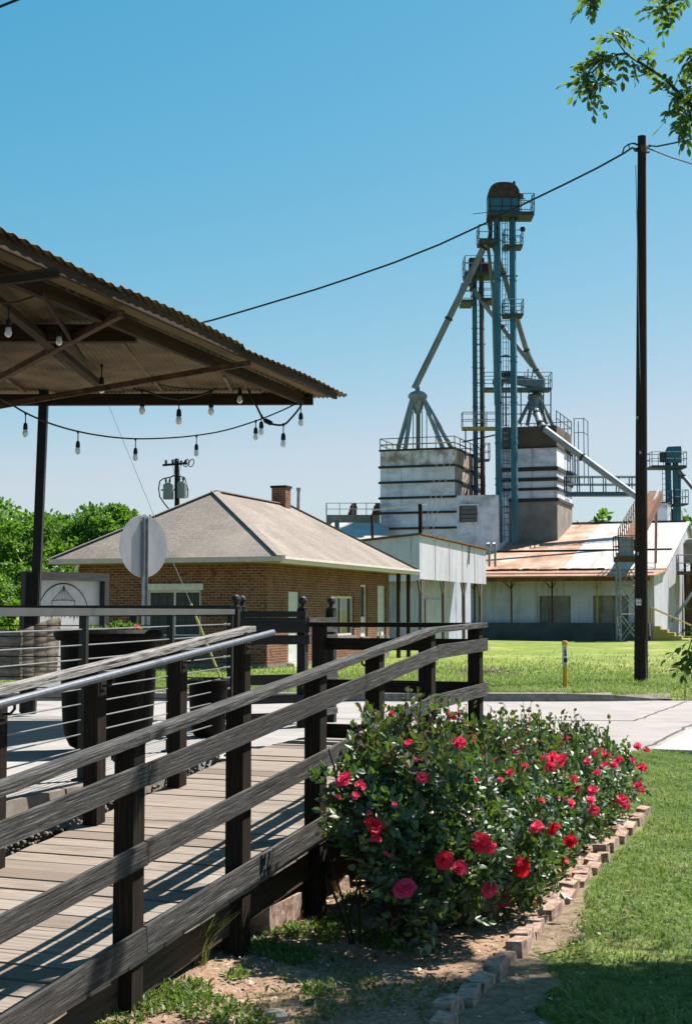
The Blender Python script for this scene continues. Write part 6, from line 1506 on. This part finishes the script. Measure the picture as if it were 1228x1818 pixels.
for k, (px, Y, ytop, r, lab) in enumerate(((-70, 66, 880, 3.6, 'broad tree cut by the left edge, farthest left of the trees'), (18, 60, 900, 2.5, 'leafy tree left of the black pavilion post'), (112, 68, 908, 2.5, 'tree just right of the black pavilion post'), (182, 64, 893, 2.3, 'tallest rounded tree beside the house roof'), (236, 72, 903, 2.2, 'tree half hidden by the left end of the house roof'), (72, 74, 926, 2.4, 'lower tree in the gap behind the pavilion post'), (275, 76, 905, 1.6, 'small tree top peeping over the roof left of the round sign'))):
    q = at(px, 1080, Y); tree(lab, q.x, Y, zat(ytop, Y) + .2, r, 9000, 20 + k, .23, trunk_h=.9)
for k, (px, Y, ytop, r, lab) in enumerate(((40, 56, 1010, 1.7, 'low dense bush in front of the trees left of the sign'), (-30, 52, 1000, 1.7, 'low bush at the left edge in front of the trees'), (120, 57, 1005, 1.7, 'low bush behind the white sign'))):
    q = at(px, 1080, Y); o = tree(lab, q.x, Y, zat(ytop, Y), r, 5000, 60 + k, .18, 'bushes below the left trees', trunk_h=.3); o.name = 'bush'; o['category'] = 'bush'
# far belt of trees seen only over the warehouse roof
n = 5000; X_ = rng.uniform(18, 75, n); P = np.stack([X_, 190 + rng.uniform(-4, 4, n), rng.uniform(0, 1, n) ** .5 * (12.6 + 1.3 * np.sin(X_ * .6) + .8 * np.sin(X_ * 1.7))], 1)
tag(link('treeline', leaves_mesh('treeline', P, rnd_dir(n), rnd_dir(n), rng.uniform(.7, 1.4, n), rng.uniform(.5, .9, n), rng.uniform(.1, .8, n), M['tree_leaf'])), 'far dark treeline just showing above the warehouse roof', 'treeline', kind='stuff')

# ------------------------------------------------------------------ pecan-like tree overhead at the right
M['over_leaf'] = mat_leaf('pinnate_leaf', [(0, (.014, .045, .010)), (.45, (.035, .10, .018)), (.75, (.09, .20, .03)), (1, (.20, .32, .05))], .48, .35, .45, (.32, .46, .03))
ot = thing('overhanging_tree', 'tree at the right whose leafy branches hang into the top right corner', 'tree', (5.0, 7.6, 0))
mb = MB(); mb.tube([(5.0, 7.6, -.3), (4.95, 7.55, 1.2), (4.8, 7.5, 2.6), (4.5, 7.4, 3.6)], [.22, .17, .14, .11], 12)
br_px = [([(1500, 330, 7.2), (1330, 240, 7.1), (1228, 190, 7.0), (1180, 140, 7.0), (1110, 95, 6.9), (1070, 100, 6.9), (1046, 125, 6.9), (1034, 148, 6.9)], .012, 44),
         ([(1330, 240, 7.1), (1260, 180, 7.0), (1228, 165, 6.9), (1215, 215, 6.9)], .009, 18), ([(1228, 190, 7.0), (1215, 160, 7.0), (1200, 190, 7.0), (1210, 215, 7.0)], .006, 11),
         ([(1500, 10, 7.4), (1330, -40, 7.2), (1228, -10, 7.1), (1190, 5, 7.1), (1172, 16, 7.1)], .009, 22), ([(1330, -40, 7.2), (1140, -60, 7.1), (1060, -30, 7.1), (1038, 8, 7.0)], .007, 14), ([(1330, 60, 7.2), (1260, 70, 7.1), (1225, 95, 7.1), (1215, 115, 7.1)], .006, 12),
         ([(1110, 95, 6.9), (1085, 60, 6.9), (1098, 46, 6.9)], .004, 7), ([(1070, 100, 6.9), (1062, 140, 6.9), (1050, 165, 6.9)], .004, 8),
         ([(1480, 1000, 6.6), (1330, 1020, 6.5), (1262, 1085, 6.4), (1226, 1140, 6.4), (1212, 1178, 6.4)], .006, 22)]
LP, LA, LN, LL, LT = [], [], [], [], []
def pinnate(p, d, L, nl, tb):
    d = unit(d[None])[0]; side = unit(np.cross(d, np.array([0, 0, 1.0]) + rng.normal(size=3) * .5)[None])[0]; nrm = np.cross(side, d) + rng.normal(size=3) * .25
    if nrm[2] < 0: nrm = -nrm
    P_l = []
    for k in range(nl):
        f = (k + 1) / nl; q = p + d * L * f + np.array([0, 0, -.25 * L * f * f])
        for sg in ((1, -1) if k < nl - 1 else (0,)):
            LP.append(q); LA.append(d * (.55 if sg else 1) + side * sg * .85 + np.array([0, 0, -.35]) + rng.normal(size=3) * .15); LN.append(nrm + rng.normal(size=3) * .25); LL.append(rng.uniform(.034, .056) if nl < 7 else rng.uniform(.05, .08)); LT.append(np.clip(tb + rng.normal() * .12, 0, 1))
    mb.tube([p, p + d * L * .5 + np.array([0, 0, -.06 * L]), p + d * L + np.array([0, 0, -.25 * L])], .0012, 4)
for pts, r, nlf in br_px:
    Pb = [at(*p) for p in pts]; mb.tube(Pb, [r * (1 - .75 * k / (len(Pb) - 1)) for k in range(len(Pb))], 6)
    for k in range(nlf):
        t = (.25 + .75 * (k + rng.uniform()) / nlf) * (len(Pb) - 1); i = min(int(t), len(Pb) - 2); p = Pb[i].lerp(Pb[i + 1], t - i); d = np.array((Pb[i + 1] - Pb[i]).normalized()) * .7 + rng.normal(size=3) * .6 + np.array([0, 0, -.15])
        pinnate(np.array(p), d, rng.uniform(.08, .13), rng.integers(3, 6), rng.uniform(.25, .8))
for k in range(88):
    zc = random.uniform(3.7, 5.6); gx, gy = (random.uniform(.85, 2.3), random.uniform(5.0, 6.55)) if k % 5 < 3 else (random.uniform(.10, .60), random.uniform(5.1, 5.9))
    e = Vector((gx + .545 * zc, gy + .354 * zc, zc))
    if e.x < .262 * e.y + .22: e.x = .262 * e.y + .22 + random.uniform(0, .3)
    mb.tube([(4.5, 7.4, 3.6), Vector((4.5, 7.4, 3.6)).lerp(e, .5) + V3 * .15, e], [.05, .025, .008], 6)
    for j in range(30):
        p = Vector((4.5, 7.4, 3.6)).lerp(e, random.uniform(.86, 1.04)); p = np.array(p) + rng.normal(size=3) * .20
        if p[0] < .255 * p[1] + .12: continue
        pinnate(p, rng.normal(size=3), rng.uniform(.18, .28), 7, rng.uniform(.2, .7))
mb.tube([at(1480, 1000, 6.6), (4.0, 7.0, 2.4), (4.8, 7.5, 2.6)], [.007, .03, .05], 6); mb.tube([at(1500, 330, 7.2), (4.5, 7.4, 3.6)], [.012, .05], 6); mb.tube([at(1500, 10, 7.4), (4.5, 7.4, 3.6)], [.012, .05], 6); mb.tube([at(1330, 60, 7.2), at(1500, 10, 7.4)], [.006, .01], 6)
mb.build('trunk', M['bark'], ot)
LP, LA, LN, LL, LT = map(np.array, (LP, LA, LN, LL, LT))
link('crown', leaves_mesh('crown', LP, LA, LN, LL, LL * .50, LT, M['over_leaf']), ot)
